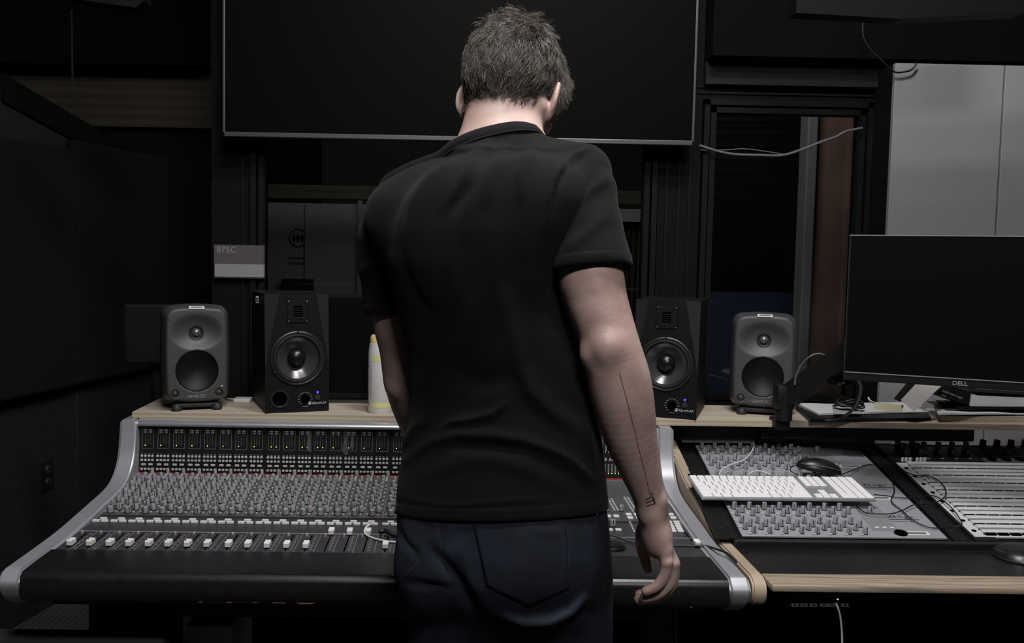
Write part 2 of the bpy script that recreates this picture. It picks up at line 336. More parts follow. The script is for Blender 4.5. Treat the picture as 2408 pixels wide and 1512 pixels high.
o = b.build('window_blind', 'jamb_black'); tag(o, 'dark horizontal slatted blind behind the right window', 'blind')
b = MB(); b.box(px(1630, 600, 4.7), px(1885, 600, 4.7), 4.7, 4.9, 0, pz(690, 1750, 4.7)); o = b.build('blue_partition', 'blue_fabric'); tag(o, 'dark blue fabric partition standing behind the right window', 'partition')
b = MB(); b.rbox(px(1888, 600, 4.2), px(1912, 600, 4.2), 4.2, 4.3, 0, pz(242, 1900, 4.2), .006); o = b.build('pale_post', 'pale_post'); tag(o, 'pale grey upright post behind the right window glass', 'post')
b = MB(); b.box(px(1912, 600, 4.25), px(2060, 600, 4.25), 4.25, 4.3, 0, pz(240, 1960, 4.2)); o = b.build('brown_board', 'brown_door'); tag(o, 'reddish brown board beside the pale post beyond the glass', 'board')

# ------------------------------------------------------------------ things on the walls and ceiling
# wall mounted television
YT = 3.03
c = [atY(519, -12, YT), atY(528, 321, YT), atY(1629, 342, YT), atY(1646, -12, YT)]
x0, x1 = (c[0].x+c[1].x)/2, (c[2].x+c[3].x)/2; zb = (c[1].z+c[2].z)/2; zt = zb+(x1-x0)*.5625
t = thing('television', 'huge wall-mounted flat television with thin grey bezel, screen off', 'television', ((x0+x1)/2, YT+.06, zb))
b = MB(); b.rbox(x0+.01, x1-.01, YT+.006, YT+.05, zb+.01, zt-.01, .006, 'black_plastic'); b.build('back_casing', None, t)
b = MB(); f = .012
b.rbox(x0, x1, YT-.004, YT+.02, zb, zb+.015, .002); b.rbox(x0, x1, YT-.004, YT+.02, zt-f, zt, .002); b.rbox(x0, x0+.008, YT-.004, YT+.02, zb, zt, .002); b.rbox(x1-.008, x1, YT-.004, YT+.02, zb, zt, .002)
b.build('bezel', 'tv_frame', t)
b = MB(); b.box(x0+.006, x1-.006, YT, YT+.01, zb+.010, zt-.010); b.build('screen', 'tv_screen', t)
b = MB(); b.box(-.2, .2, YT+.05, YB-.001, zb+.2, zb+.5); b.build('wall_bracket', 'black_plastic', t)
# room sign
s0, s1 = atY(503, 575, YB-.02), atY(620, 654, YB-.02)
t = thing('room_sign', 'small room number sign reading 875C, dark above and pale below', 'sign', ((s0.x+s1.x)/2, YB-.006, s1.z))
zm = atY(560, 621, YB-.02).z
b = MB(); b.box(s0.x, s1.x, YB-.02, YB, zm, s0.z, 'sign_dark'); b.build('upper_plate', None, t)
b = MB(); b.box(s0.x+.002, s1.x, YB-.02, YB, s1.z+.003, zm, 'sign_light'); b.build('lower_plate', None, t)
b = MB(); b.box(s0.x+.002, s1.x, YB-.023, YB, s1.z-.002, s1.z+.003, 'frame_grey'); b.build('bottom_rail', None, t)
b = MB(); tp = atY(509, 594, YB-.0205); text_bm('875C', .030, frame(tp, (1, 0, 0), (0, 0, 1)), b, 'sign_light'); b.build('lettering', None, t)
# tall cabinets at right
xg, xs_ = px(2092, 400, YB-.15), px(2350, 400, YB-.15)
ztop = pz(150, 2200, YB-.15)
t = thing('tall_cabinet', 'tall pale grey cabinet with flush doors, standing at the right', 'cabinet', (xg+.5, YB-.08, 0))
b = MB(); b.box(xg+.002, xg+1.05, YB-.13, YB-.01, .0, ztop-.002); b.build('carcass', 'black_matte', t)
for k in range(3):
    w_ = xs_-xg; a0 = xg+k*w_+.003; a1 = xg+(k+1)*w_-.003
    b = MB(); b.rbox(a0, min(a1, xg+1.05), YB-.15, YB-.132, .08, ztop, .0015, 'cabinet_white'); b.build('door', None, t)
# grey ceiling-hung panels at the top corners
def hang(pts, Y0, Y1, dz, lab):
    P = [atY(x, y, Y0) for x, y in pts]; b = MB(); b.prism([(p.x, Y0, p.z) for p in P]+[(p.x, Y0, p.z+dz) for p in reversed(P)], (0, Y1-Y0, 0), 'jamb_black')
    t = thing('ceiling_panel', lab, 'ceiling panel', (P[0].x, Y0, P[0].z), 'panels hung from the ceiling'); b.build('panel', None, t)
    b = MB(); m = (P[0]+P[-1])/2; b.cyl((m.x, (Y0+Y1)/2, m.z+dz*.5), (m.x, (Y0+Y1)/2, 3.3), .006, mt='frame_grey', n=8); b.build('hanger_rod', None, t)
hang([(150, -6), (320, 18), (338, 0)], 2.6, 2.66, .1, 'grey ceiling panel, only a corner showing at upper left')
hang([(1872, 30), (2120, 44), (2410, 30)], 2.5, 2.56, .12, 'long grey ceiling panel over the tall cabinets at upper right')
# cables on the back wall
def cable(name, pts, r, m, lab, n=8, flat=None):
    b = MB(); b.tube(spline(pts, n), r, 8, m); o = b.build(name, smooth=60); return tag(o, lab, 'cable')
cable('white_cable', [atY(x, y, YB-.03) for x, y in ((1645, 342), (1690, 356), (1730, 363), (1790, 365), (1840, 365), (1885, 352), (1930, 334), (1965, 322), (1990, 309), (2028, 301))], .0045, 'cable_grey', 'thick pale cable sagging across the right window')
cable('thin_cable', [atY(x, y, YB-.025) for x, y in ((1648, 353), (1700, 353), (1750, 350), (1800, 356), (1850, 364))], .0018, 'cable_grey', 'thin grey cable just above the thick sagging one')
cable('hanging_cable', [atY(x, y, YB-.17) for x, y in ((2031, 40), (2029, 80), (2042, 110), (2066, 135), (2088, 156), (2106, 170), (2132, 168), (2146, 162), (2156, 148))], .003, 'cable_black', 'black cable looping over the corner of the pale cabinet')
# ================================================================== MIXING CONSOLE
XL, XR = -.913, .626; CH = .046                        # outer faces of the end cheeks
con = thing('mixing_console', 'wide analogue mixing console with silver end cheeks and rows of faders', 'mixing console', (-.14, 2.3, 0))
prof = [(1.891, .7226), (2.042, .7235), (2.16, .7265), (2.311, .7376), (2.451, .750), (2.510, .768), (2.545, .80), (2.562, .84), (2.575, .9085)]
def smooth2(P, n=6): return [(p.y, p.z) for p in spline([(0, a, c) for a, c in P], n)]
top = smooth2(prof)
nose = smooth2([(2.02, .612), (1.955, .628), (1.905, .650), (1.876, .675), (1.868, .702), (1.891, .7226)], 8)[:-1]
poly = nose+top+[(2.66, .9085), (2.68, .60), (2.3, .58)]
for s in (0, 1):
    x0 = XL if s == 0 else XR-CH
    b = MB(); b.prism([(x0, y, z) for y, z in poly], (CH, 0, 0))
    o = b.build('end_cheek', 'silver', con); me = o.data; bb = bmesh.new(); bb.from_mesh(me)
    es = [e for e in bb.edges if abs(e.verts[0].co.x-e.verts[1].co.x) < 1e-5]
    bmesh.ops.bevel(bb, geom=es, offset=.007, segments=3, affect='EDGES', clamp_overlap=True); bb.to_mesh(me); bb.free()
    me.polygons.foreach_set('use_smooth', [True]*len(me.polygons)); me.set_sharp_from_angle(angle=RAD(60))
XI0, XI1 = XL+CH, XR-CH
b = MB(); arm = [(2.022, .722), (1.95, .7222), (1.889, .7212), (1.877, .7180), (1.8705, .7105), (1.868, .700), (1.8665, .685), (1.871, .668), (1.888, .658), (1.93, .652), (2.022, .652)]
arm = [(2.022, .722)]+smooth2(arm[1:-1], 4)+[(2.022, .652)]
b.prism([(XI0, y, z) for y, z in arm], (XI1-XI0, 0, 0)); b.build('armrest', 'vinyl_black', con, smooth=40)
for (x, w_) in ((537, 14), (600, 12), (655, 26), (722, 40), (470, 8), (1628, 5)):
    p = atY(x, 1390, 1.872); b = MB(); n = 9
    P = [(p.x+w_*.0006*math.cos(2*math.pi*k/n)*random.uniform(.6, 1.2), 1.8745, .664+.0022*math.sin(2*math.pi*k/n)*random.uniform(.5, 1.3)) for k in range(n)]
    b.prism(P, (0, .006, 0)); b.build('chipped_patch', 'chip_wood', con)
# top bar, meter panel
b = MB(); bar = smooth2([(2.66, .909), (2.606, .909), (2.590, .9045), (2.583, .896), (2.588, .8895), (2.60, .888)], 4)
b.prism([(XI0, y, z) for y, z in bar]+[(XI0, 2.66, .888)], (XI1-XI0, 0, 0)); b.build('top_bar', 'silver_top', con, smooth=40)
MT = Vector((0, 2.604, .8885)); MBm = Vector((0, 2.592, .760)); mu = (MT-MBm); ML = mu.length
FM = frame((XI0, MBm.y, MBm.z), (1, 0, 0), mu)
b = MB(); b.M = FM; b.box(0, XI1-XI0, 0, ML, -.02, 0); b.build('meter_panel', 'meter_black', con)
KB = Vector((0, 2.305, .7195)); KT = Vector((0, 2.592, .7595)); ku = KT-KB; KL = ku.length
FK = frame((XI0, KB.y, KB.z), (1, 0, 0), ku)
b = MB(); b.M = FK; b.box(0, XI1-XI0, 0, KL, -.05, 0); b.build('knob_panel', 'panel_grey', con)
FF = frame((XI0, 2.022, .7175), (1, 0, 0), (0, 1, .0)); FL = 2.292-2.022
b = MB(); b.M = FF; b.box(0, XI1-XI0, 0, FL, -.05, 0); b.build('fader_panel', 'fader_grey', con)
b = MB(); b.box(XI0, XI1, 2.02, 2.62, .60, .68); b.box(XI0, XI1, 2.292, 2.31, .66, .705); b.box(XI0, XI1, 2.62, 2.66, .6, .90); b.build('body_shell', 'console_black', con)
P_ = .04335; GAP = .0042
def sx(i): return .002+i*P_+(i//8)*GAP
NS = 24; XM = sx(NS)+.004; W_ = XI1-XI0
# --- printed lines, strips
b = MB(); b.M = FK; b.box(0, W_, KL-.014, KL-.002, 0, .0006); b.build('red_label_strip', 'red_strip', con)
b = MB(); b.M = FK
b.box(0, W_, KL-.0155, KL-.0145, 0, .0008)
for i in range(NS+1):
    x = sx(i)-.001; b.box(x-.0003, x+.0003, .0, KL-.02, 0, .0005)
for i in range(NS):
    for k in range(16):                                # little legends
        u = .02+k*.0155+random.uniform(0, .004); x = sx(i)+random.uniform(.004, .034); b.box(x, x+.005, u, u+.0012, 0, .0005)
b.M = FF; uf = 2.172-2.022
b.box(0, W_, uf, uf+.0018, 0, .001)
for i in range(NS+1):
    x = sx(i)-.001; b.box(x-.0004, x+.0004, 0, uf, 0, .0005)
for i in range(NS):
    x = sx(i)+.030
    for k in range(14): b.box(x, x+(.005 if k % 3 else .008), .03+k*.008, .031+k*.008, 0, .0005)
    b.box(sx(i)+.008, sx(i)+.014, uf-.018, uf-.016, 0, .0005)
b.build('printed_scale', 'print_grey', con)
b = MB(); b.M = FM
def rect(b, x0, x1, u0, u1, t=.0007):
    b.box(x0, x1, u0, u0+t, 0, .0004); b.box(x0, x1, u1-t, u1, 0, .0004); b.box(x0, x0+t, u0, u1, 0, .0004); b.box(x1-t, x1, u0, u1, 0, .0004)
for i in range(NS): rect(b, sx(i)+.006, sx(i)+.038, ML-.063, ML-.005)
b.build('meter_outline', 'xlogic_dark', con)
b = MB(); b.M = FM; g = MB(); g.M = FM; pl = MB(); pl.M = FM
for i in range(NS):
    x = sx(i)
    for j, xx in enumerate((.0145, .0215, .0285)):
        for k in range(13): b.box(x+xx-.0008, x+xx+.0008, ML-.052+k*.0024, ML-.0508+k*.0024, 0, .0006)
    for xx in (.0145, .0285):
        for uu in (ML-.0115, ML-.0175): pl.rbox(x+xx-.0048, x+xx+.0048, uu-.0021, uu+.0021, 0, .0012, .0004, seg=1)
    for j, xx in enumerate((.0145, .0285)):
        if j == 0 or i in (8, 10, 11, 19, 20): g.lathe([(.0014, 0), (.0013, .0008), (.0002, .0012)], (x+xx, ML-.0545, 0), (0, 0, 1), 8)
    for rr, uu in enumerate((.044, .033)):
        for k in range(4): pl.box(x+.0045+k*.0098, x+.0085+k*.0098, uu+.0062, uu+.0078, 0, .0004)
b.build('meter_ladder', 'led_dim', con); g.build('signal_light', 'led_green', con); o = pl.build('meter_label', 'print_grey', con)
# --- buttons (prototypes)
def proto(fn):
    b = MB(); fn(b); me = b.build('p'); m = me.data; bpy.data.objects.remove(me); return m
def sm(m, a=40): m.polygons.foreach_set('use_smooth', [True]*len(m.polygons)); m.set_sharp_from_angle(angle=RAD(a)); return m
btn_small = proto(lambda b: b.rbox(-.0034, .0034, -.0030, .0030, 0, .004, .0009, 'button_grey', 1))
btn_wide = proto(lambda b: b.rbox(-.0060, .0060, -.0030, .0030, 0, .004, .0009, 'button_grey', 1))
btn_pad = proto(lambda b: b.rbox(-.0085, .0085, -.0042, .0042, 0, .007, .0018, 'button_white', 2))
def knob_mesh(r, h, body, cap, line='slot_black', n=14):
    def fn(b):
        b.lathe([(r*1.12, 0), (r*1.12, h*.10)], n=n, mt='slot_black')
        b.lathe([(r, h*.10), (r*.93, h*.97), (r*.86, h)], n=n, mt=body); b.lathe([(r*.8, h*1.001), (.0001, h*1.03)], n=n, mt=cap)
        b.box(-r*.1, r*.1, -r*1.02, -r*.5, h*.25, h*1.04, line)
    return sm(proto(fn))
K_small = knob_mesh(.0052, .0165, 'knob_grey', 'knob_grey'); K_blue = knob_mesh(.0053, .0165, 'knob_grey', 'knob_blue'); K_mid = knob_mesh(.0062, .0165, 'knob_grey', 'knob_blue'); K_big = knob_mesh(.0075, .016, 'knob_grey', 'knob_grey')
b_tiny = proto(lambda b: b.rbox(-.0026, .0026, -.0018, .0018, 0, .0045, .0006, 'button_grey', 1))
placed = []                                            # (mesh, name, matrix, size key)
def T(x, u, n=0, F=FK, a=0): return F @ Matrix.Translation((x, u, n)) @ Matrix.Rotation(a, 4, 'Z')
# meter bridge buttons
for i in range(NS):
    for rr, uu in enumerate((.045, .0335)):
        for k in range(4): placed.append((btn_small, 'push_button', T(sx(i)+.0065+k*.0098, uu, 0, FM)))
    for k in range(2): placed.append((btn_wide, 'push_button', T(sx(i)+.0115+k*.0195, .0215, 0, FM)))
    for k in range(4): placed.append((btn_small, 'push_button', T(sx(i)+.0065+k*.0098, .0085, 0, FM)))
# knob field
for i in range(NS):
    x = sx(i); r_ = lambda: random.uniform(-2.2, 2.2)
    placed.append((K_big, 'knob', T(x+.018, .015, 0, a=r_()))); placed.append((K_mid, 'knob', T(x+.033, .034, 0, a=r_())))
    placed.append((b_tiny, 'push_button', T(x+.006, .016))); placed.append((b_tiny, 'push_button', T(x+.033, .014)))
    for k in range(8):
        u = .052+k*.0258
        placed.append((K_small, 'knob', T(x+.0115+.004*(k % 2), u+.004, 0, a=r_()))); placed.append((K_small if k % 3 else K_blue, 'knob', T(x+.0305, u+.014, 0, a=r_())))
        if k < 7: placed.append((b_tiny, 'push_button', T(x+.021, u+.004))); placed.append((b_tiny, 'push_button', T(x+.040, u)))
    for k in range(5): placed.append((b_tiny, 'push_button', T(x+.0385, KL-.05+k*.0075)))
    placed.append((K_small, 'knob', T(x+.040, KL-.012, 0, a=r_())))
# channel pads (three per strip) between the knob field and the faders
for i in range(NS):
    c_ = sx(i)+.0215
    placed.append((btn_pad, 'channel_pad', T(c_, 2.262-2.022+.002, 0, FF)));
    for s in (-1, 1): placed.append((btn_pad, 'channel_pad', T(c_+s*.0105-.001, 2.262-2.022-.016, 0, FF)))
    placed.append((b_tiny, 'push_button', T(sx(i)+.010, uf-.010, 0, FF)))
# master section
def onK(x, y): p = FK.inverted() @ CO; d = FK.inverted().to_3x3() @ ray(x, y); t = -p.z/d.z; q = p+d*t; return q.x, q.y
def onF(x, y): p = FF.inverted() @ CO; d = FF.inverted().to_3x3() @ ray(x, y); t = -p.z/d.z; q = p+d*t; return q.x, q.y
def onM(x, y): p = FM.inverted() @ CO; d = FM.inverted().to_3x3() @ ray(x, y); t = -p.z/d.z; q = p+d*t; return q.x, q.y
xm = XM
for k in range(6):
    for j in range(5):
        x = xm+.02+j*.03; u = .11+k*.028
        placed.append((K_small if (k+j) % 3 else K_mid, 'knob', T(x+(k % 2)*.006, u, 0, a=random.uniform(-2, 2))))
        placed.append((b_tiny, 'push_button', T(x+.014, u+.004)))
for (X, Y) in ((1427, 1202), (1461, 1202), (1497, 1201)): x, u = onK(X, Y); placed.append((K_small, 'knob', T(x, u)))
for c0_, n_ in (((1430, 1176), 8), ((1468, 1172), 10), ((1545, 1160), 8)):
    x, u = onK(*c0_)
    for k in range(n_):
        placed.append((b_tiny, 'push_button', T(x+.0035*k*.2, u-k*.010)));  placed.append((b_tiny, 'push_button', T(x+.009+.0035*k*.2, u-k*.010)))
btn_key = proto(lambda b: b.rbox(-.0075, .0075, -.006, .006, 0, .005, .0015, 'button_white', 2))
for (X, Y) in ((1430, 1216), (1449, 1216), (1478, 1212), (1497, 1212), (1482, 1220), (1502, 1220), (1577, 1212), (1583, 1220), (1434, 1248), (1454, 1248)):
    x, u = onK(X, Y) if Y < 1225 else onF(X, Y); placed.append((btn_key, 'push_button', T(x, u, 0, FK if Y < 1225 else FF)))
for k in range(5):
    for X in (1481, 1573, 1590): x, u = onF(X+k*2.5, 1230+k*5.2); placed.append((btn_key if X > 1500 else b_tiny, 'push_button', T(x, max(u, uf+.004), 0, FF)))
x, u = onF(1441, 1237); placed.append((K_big, 'knob', T(x, u, 0, FF)))
# the 100 knobs, buttons and pads that show largest are parts, the rest one part each
per = {}
for me, nm, M in placed:
    p = M.translation; X, Y = project(np.array([[p.x, p.y, p.z]])); vis = (X[0] < 945 or X[0] > 1415)
    sz = max(v.co.x for v in me.vertices)*max(v.co.z for v in me.vertices)
    per.setdefault(nm, []).append(((0 if vis else 1), -sz/p.y**2, me, M))
for nm, L in per.items():
    L.sort(key=lambda t: (t[0], t[1]))
    for (_, _, me, M) in L[:100]: inst(me, nm, M, con)
    if len(L) > 100:
        b = MB()
        for (_, _, me, M) in L[100:]:
            b.M = M; mats = [m.name for m in me.materials]; vs = [v.co.copy() for v in me.vertices]; by = {}
            for p in me.polygons: by.setdefault(p.material_index, []).append(tuple(p.vertices))
            o0 = len(b.v); b.v += [tuple(M @ v) for v in vs]
            for mi_, fs in by.items():
                k = b.mi(mats[mi_]); b.f += [tuple(o0+i for i in f) for f in fs]; b.m += [k]*len(fs)
        o = b.build({'knob': 'knob_field', 'push_button': 'push_button_field', 'channel_pad': 'channel_pad_field'}[nm], None, con, smooth=40); o['kind'] = 'stuff'
# red record lights
b = MB(); b.M = FK
for i in range(11, 24): b.lathe([(.0013, 0), (.0011, .001), (.0002, .0014)], (sx(i)+.037, .050, 0), (0, 0, 1), 8)
b.build('status_light', 'led_red', con)
# faders
def fcap(b):
    P = [(-.0125, .0), (-.0125, .009), (-.008, .0125), (-.003, .0085), (.002, .0075), (.007, .012), (.0125, .0095), (.0125, 0)]
    b.prism([(-.0062, u, n+.002) for u, n in P], (.0124, 0, 0), 'button_white'); b.box(-.006, .006, -.0115, .0115, .0, .0025, 'slot_black')
capm = sm(proto(fcap), 50)
slot = proto(lambda b: b.box(-.0015, .0015, -.058, .058, 0, .0006, 'slot_black'))
for i in range(NS):
    x = sx(i)+.0225
    inst(slot, 'fader_slot', T(x, .078, 0, FF), con)
    u = .046 if i < 13 else (.150, .149, .149)[i-13] if i < 16 else .05
    inst(capm, 'fader_cap', T(x, u, .001, FF), con)
x, u = onF(1638, 1284); inst(capm, 'fader_cap', T(x, u, .001, FF), con); inst(slot, 'fader_slot', T(x-.001, u+.05, 0, FF), con)
# master meter and lettering
b = MB(); b.M = FM; g = MB(); g.M = FM
x, u = onM(1413, 1084)
text_bm('AWS 948', .0125, FM @ Matrix.Translation((x-.034, u, .0005)), b, 'print_white', .0002, shear=.3)
text_bm('Analogue Workstation', .0125, FM @ Matrix.Translation((x+.022, u, .0005)), b, 'print_white', .0002)
x, u = onM(1417, 1121)
for j in range(22): g.lathe([(.0012, 0), (.001, .001), (.0002, .0012)], (x-.05+j*.0095, .013, 0), (0, 0, 1), 8)
for j in range(4): g.lathe([(.0012, 0), (.001, .001), (.0002, .0012)], (x-.012+j*.0095, .073, 0), (0, 0, 1), 8)
for j in range(22):
    for k in range(11): b.box(x-.052+j*.0095, x-.048+j*.0095, .016+k*.0022, .0172+k*.0022, 0, .0004, 'print_grey')
for j in range(6):
    for k in range(14): b.box(x-.022+j*.0095, x-.018+j*.0095, .076+k*.003, .0778+k*.003, 0, .0004, 'print_grey')
b.build('lettering', None, con); g.build('signal_light', 'led_green', con)
# jog wheel and tape scraps
x, u = onF(1447, 1288); b = MB(); b.M = FF; b.lathe([(.034, 0), (.034, .006), (.028, .010), (.020, .011), (.0001, .0105)], (x-.010, max(u, .01), 0), (0, 0, 1), 40, 'cap_black'); b.build('jog_wheel', None, con, smooth=40)
for (i, dx, w_, l) in ((10, .028, .013, .068), (13, -.001, .014, .075), (13, .020, .008, .06), (7, .04, .006, .01)):
    x = sx(i)+dx; b = MB(); b.M = FM
    P = [(x, ML-.003), (x+w_, ML-.003), (x+w_*.85, ML-l*.6), (x+w_*1.0, ML-l), (x+w_*.3, ML-l*.97), (x-.002, ML-l*.85), (x+w_*.1, ML-l*.5)]
    b.prism([(a, c, .0006) for a, c in P], (0, 0, .0004)); b.build('tape_residue', 'panel_grey', con)
# lower body: recessed skirt with vents, pedestals
b = MB(); b.box(XI0+.10, XI1-.08, 2.12, 2.5, .535, .655); b.build('lower_housing', 'console_black', con)
for k in range(11):
    x = XI0+.14+k*.118; b = MB(); b.box(x, x+.108, 2.112, 2.12, .560, .640, 'black_matte')
    for j in range(22): b.box(x+.006+j*.0045, x+.0075+j*.0045, 2.110, 2.113, .5775, .5805, 'print_grey')
    b.build('vent', None, con)
for s, x in ((0, atY(212, 1400, 2.13).x), (1, atY(1500, 1450, 2.13).x)):
    b = MB(); b.rbox(x, x+.085, 2.1, 2.6, 0, .66, .02, 'console_black'); b.build('pedestal', None, con)
    xx = x+.022 if s == 0 else x+.083
    b = MB(); b.tube([(xx-.002, 2.098, .60), (xx, 2.097, .52), (xx+.003, 2.097, .46)], .0015, 6, 'print_grey'); b.build('edge_trim', None, con)
# ================================================================== SHELF ABOVE THE CONSOLE
SZ0, SZ1, SYF, SYB = .9095, .9265, 2.607, 2.88
def onS(x, y, z=None): return atZ(x, y, SZ1 if z is None else z)
xs0, xs1, xs2 = atY(311, 980, SYF).x, atY(1842, 1000, SYF).x, 1.86
for nm, (a, c, lab, m1, m2) in enumerate([(xs0, xs1, 'long pale plywood shelf over the mixing console carrying four loudspeakers', 'plywood', 'ply_edge'), (xs1+.002, xs2, 'shorter brown plywood shelf at right piled with papers and binder', 'plywood', 'oak')]):
    t = thing('plywood_shelf', lab, 'shelf', ((a+c)/2, 2.72, SZ0), 'plywood shelf boards')
    b = MB(); b.rbox(a, c, SYF+.003, SYB, SZ0, SZ1, .001); b.build('board', m1, t)
    b = MB(); b.box(a, c, SYF, SYF+.003, SZ0, SZ1-.0005); b.build('front_edging', m2, t)
    if nm == 1:
        for x in (a+.10, c-.05): b = MB(); b.box(x, x+.04, SYB-.05, SYB-.01, 0, SZ0); b.build('support_post', 'black_matte', t)

# ------------------------------------------------------------------ numpy signed-distance modelling
def sd_seg(P, a, b, ra, rb):
    a = np.array(a, float); b = np.array(b, float); d = b-a; t = np.clip(((P-a)@d)/(d@d), 0, 1)
    return np.linalg.norm(P-a-t[:, None]*d, axis=1)-(ra+(rb-ra)*t)
def sd_chain(P, pts, rs):
    d = None
    for i in range(len(pts)-1):
        e = sd_seg(P, pts[i], pts[i+1], rs[i], rs[i+1]); d = e if d is None else np.minimum(d, e)
    return d
def sd_ell(P, c, r, R=None):
    q = P-np.array(c)
    if R is not None: q = q@np.array(R)
    r = np.array(r); k0 = np.linalg.norm(q/r, axis=1); k1 = np.linalg.norm(q/(r*r), axis=1)
    return np.where(k1 > 1e-9, k0*(k0-1)/np.maximum(k1, 1e-9), -r.min())
def sd_box(P, c, h, r=0., R=None):
    q = P-np.array(c)
    if R is not None: q = q@np.array(R)
    q = np.abs(q)-(np.array(h)-r); return np.linalg.norm(np.maximum(q, 0), axis=1)+np.minimum(q.max(axis=1), 0)-r
def smin(a, b, k):
    h = np.clip(.5+.5*(b-a)/k, 0, 1); return b*(1-h)+a*h-k*h*(1-h)
def smax(a, b, k): return -smin(-a, -b, k)
def surface_nets(f, lo, hi, h, B=16, lip=1.6):
    lo = np.array(lo, float); n = np.ceil((np.array(hi)-lo)/h).astype(int)+1; n = ((n+B-1)//B)*B
    V = np.ones(tuple(n), np.float32); g = n//B
    I = np.stack(np.meshgrid(*[np.arange(k) for k in g], indexing='ij'), -1).reshape(-1, 3)
    cen = lo+(I*B+(B-1)/2)*h; d = f(cen); rad = math.sqrt(3)*B*h/2*lip+.01
    o = np.stack(np.meshgrid(*[np.arange(B)]*3, indexing='ij'), -1).reshape(-1, 3)*h
    for k in range(len(I)):
        i = I[k]*B
        if abs(d[k]) > rad:
            if d[k] < 0: V[i[0]:i[0]+B, i[1]:i[1]+B, i[2]:i[2]+B] = -1
            continue
        V[i[0]:i[0]+B, i[1]:i[1]+B, i[2]:i[2]+B] = f(o+(lo+i*h)).reshape(B, B, B)
    S = V < 0
    cnt = sum(S[a:S.shape[0]-1+a, b:S.shape[1]-1+b, c:S.shape[2]-1+c].astype(np.int8) for a in (0, 1) for b in (0, 1) for c in (0, 1))
    A = np.argwhere((cnt > 0) & (cnt < 8)); idx = -np.ones(cnt.shape, np.int32); idx[tuple(A.T)] = np.arange(len(A))
    pos = np.zeros((len(A), 3)); num = np.zeros(len(A))
    for ax in range(3):
        for u in (0, 1):
            for v in (0, 1):
                c0 = np.zeros(3, int); c0[(ax+1) % 3] = u; c0[(ax+2) % 3] = v; c1 = c0.copy(); c1[ax] = 1
                v0 = V[tuple((A+c0).T)]; v1 = V[tuple((A+c1).T)]; m = (v0 < 0) != (v1 < 0)
                t = np.where(m, v0/np.where(m, v0-v1, 1), 0); p = c0+(c1-c0)*t[:, None]; pos += p*m[:, None]; num += m
    vs = lo+(A+pos/num[:, None])*h; Q = []
    for ax in range(3):
        s0 = [slice(0, k-1) for k in S.shape]; s1 = list(s0); s1[ax] = slice(1, S.shape[ax])
        a = S[tuple(s0)]; b = S[tuple(s1)]; E = np.argwhere(a != b)
        e1, e2 = (ax+1) % 3, (ax+2) % 3; E = E[(E[:, e1] > 0) & (E[:, e2] > 0)]
        d1 = np.zeros(3, int); d1[e1] = 1; d2 = np.zeros(3, int); d2[e2] = 1
        q = np.stack([idx[tuple((E-d1-d2).T)], idx[tuple((E-d2).T)], idx[tuple(E.T)], idx[tuple((E-d1).T)]], 1)
        fl = ~a[tuple(E.T)]; q[fl] = q[fl][:, ::-1]; Q.append(q)
    Q = np.concatenate(Q); return vs, Q[(Q >= 0).all(1)]
def smooth_mesh(vs, Q, it=2, lam=.5):
    E = np.concatenate([Q[:, [0, 1]], Q[:, [1, 2]], Q[:, [2, 3]], Q[:, [3, 0]]])
    deg = np.bincount(E.ravel(), minlength=len(vs)).astype(float)
    for k in range(it*2):
        s = np.zeros_like(vs); np.add.at(s, E[:, 0], vs[E[:, 1]]); np.add.at(s, E[:, 1], vs[E[:, 0]])
        vs = vs+(lam if k % 2 == 0 else -lam*.97)*(s/deg[:, None]-vs)
    return vs
def normals(vs, Q):
    n = np.cross(vs[Q[:, 2]]-vs[Q[:, 0]], vs[Q[:, 3]]-vs[Q[:, 1]]); N = np.zeros_like(vs)
    for k in range(4): np.add.at(N, Q[:, k], n)
    return N/np.maximum(np.linalg.norm(N, axis=1), 1e-12)[:, None]
def np_mesh(name, vs, Q, material=None):
    me = bpy.data.meshes.new(name); me.from_pydata(vs.tolist(), [], Q.tolist())
    if material: me.materials.append(MATS[material])
    me.polygons.foreach_set('use_smooth', [True]*len(me.polygons)); return me
def np_obj(name, vs, Q, material, parent=None):
    o = bpy.data.objects.new(name, np_mesh(name, vs, Q, material)); COL.objects.link(o)
    if parent: setparent(o, parent)
    return o

# ================================================================== LOUDSPEAKERS
def rounded_monitor_body(P):                           # local: x right, y back, z up; front at y=0
    x, y, z = P.T
    t = np.clip((.062-y)/.062, 0, 1.1); sx_ = 1-.135*t**2.2; sz_ = 1-.075*t**2.2; t2 = np.clip((y-.10)/.09, 0, 1.1); sx_ = sx_-.10*t2**2; sz_ = sz_-.06*t2**2
    q = np.stack([x/sx_, y*0, (z-.140)/sz_], 1); bow = .008*(1-np.clip(np.abs(q[:, 0])/.0945, 0, 1)**2); q[:, 2] -= np.sign(q[:, 2])*bow; q[:, 0] -= np.sign(q[:, 0])*.004*(1-np.clip(np.abs(q[:, 2])/.14, 0, 1)**2)
    a = np.abs(q)-np.array([.0905-.026, 1, .134-.026]); a[:, 1] = 0
    d = (np.hypot(np.maximum(a[:, 0], 0), np.maximum(a[:, 2], 0))+np.minimum(np.maximum(a[:, 0], a[:, 2]), 0)-.026)*.9
    d = smax(d, -y, .006); d = smax(d, y-.178, .03)
    d = smax(d, -sd_ell(P, (0, -.012, .203), (.070, .030, .050)), .009)
    d = smax(d, -sd_seg(P, (0, -.01, .093), (0, .016, .093), .0585, .0575), .002)
    for s in (-1, 1): d = smax(d, -sd_seg(P, (s*.060, -.01, .030), (s*.060, .005, .030), .0105, .0105), .002)
    return d
gv, gq = surface_nets(rounded_monitor_body, (-.11, -.02, -.01), (.11, .20, .31), .0026)
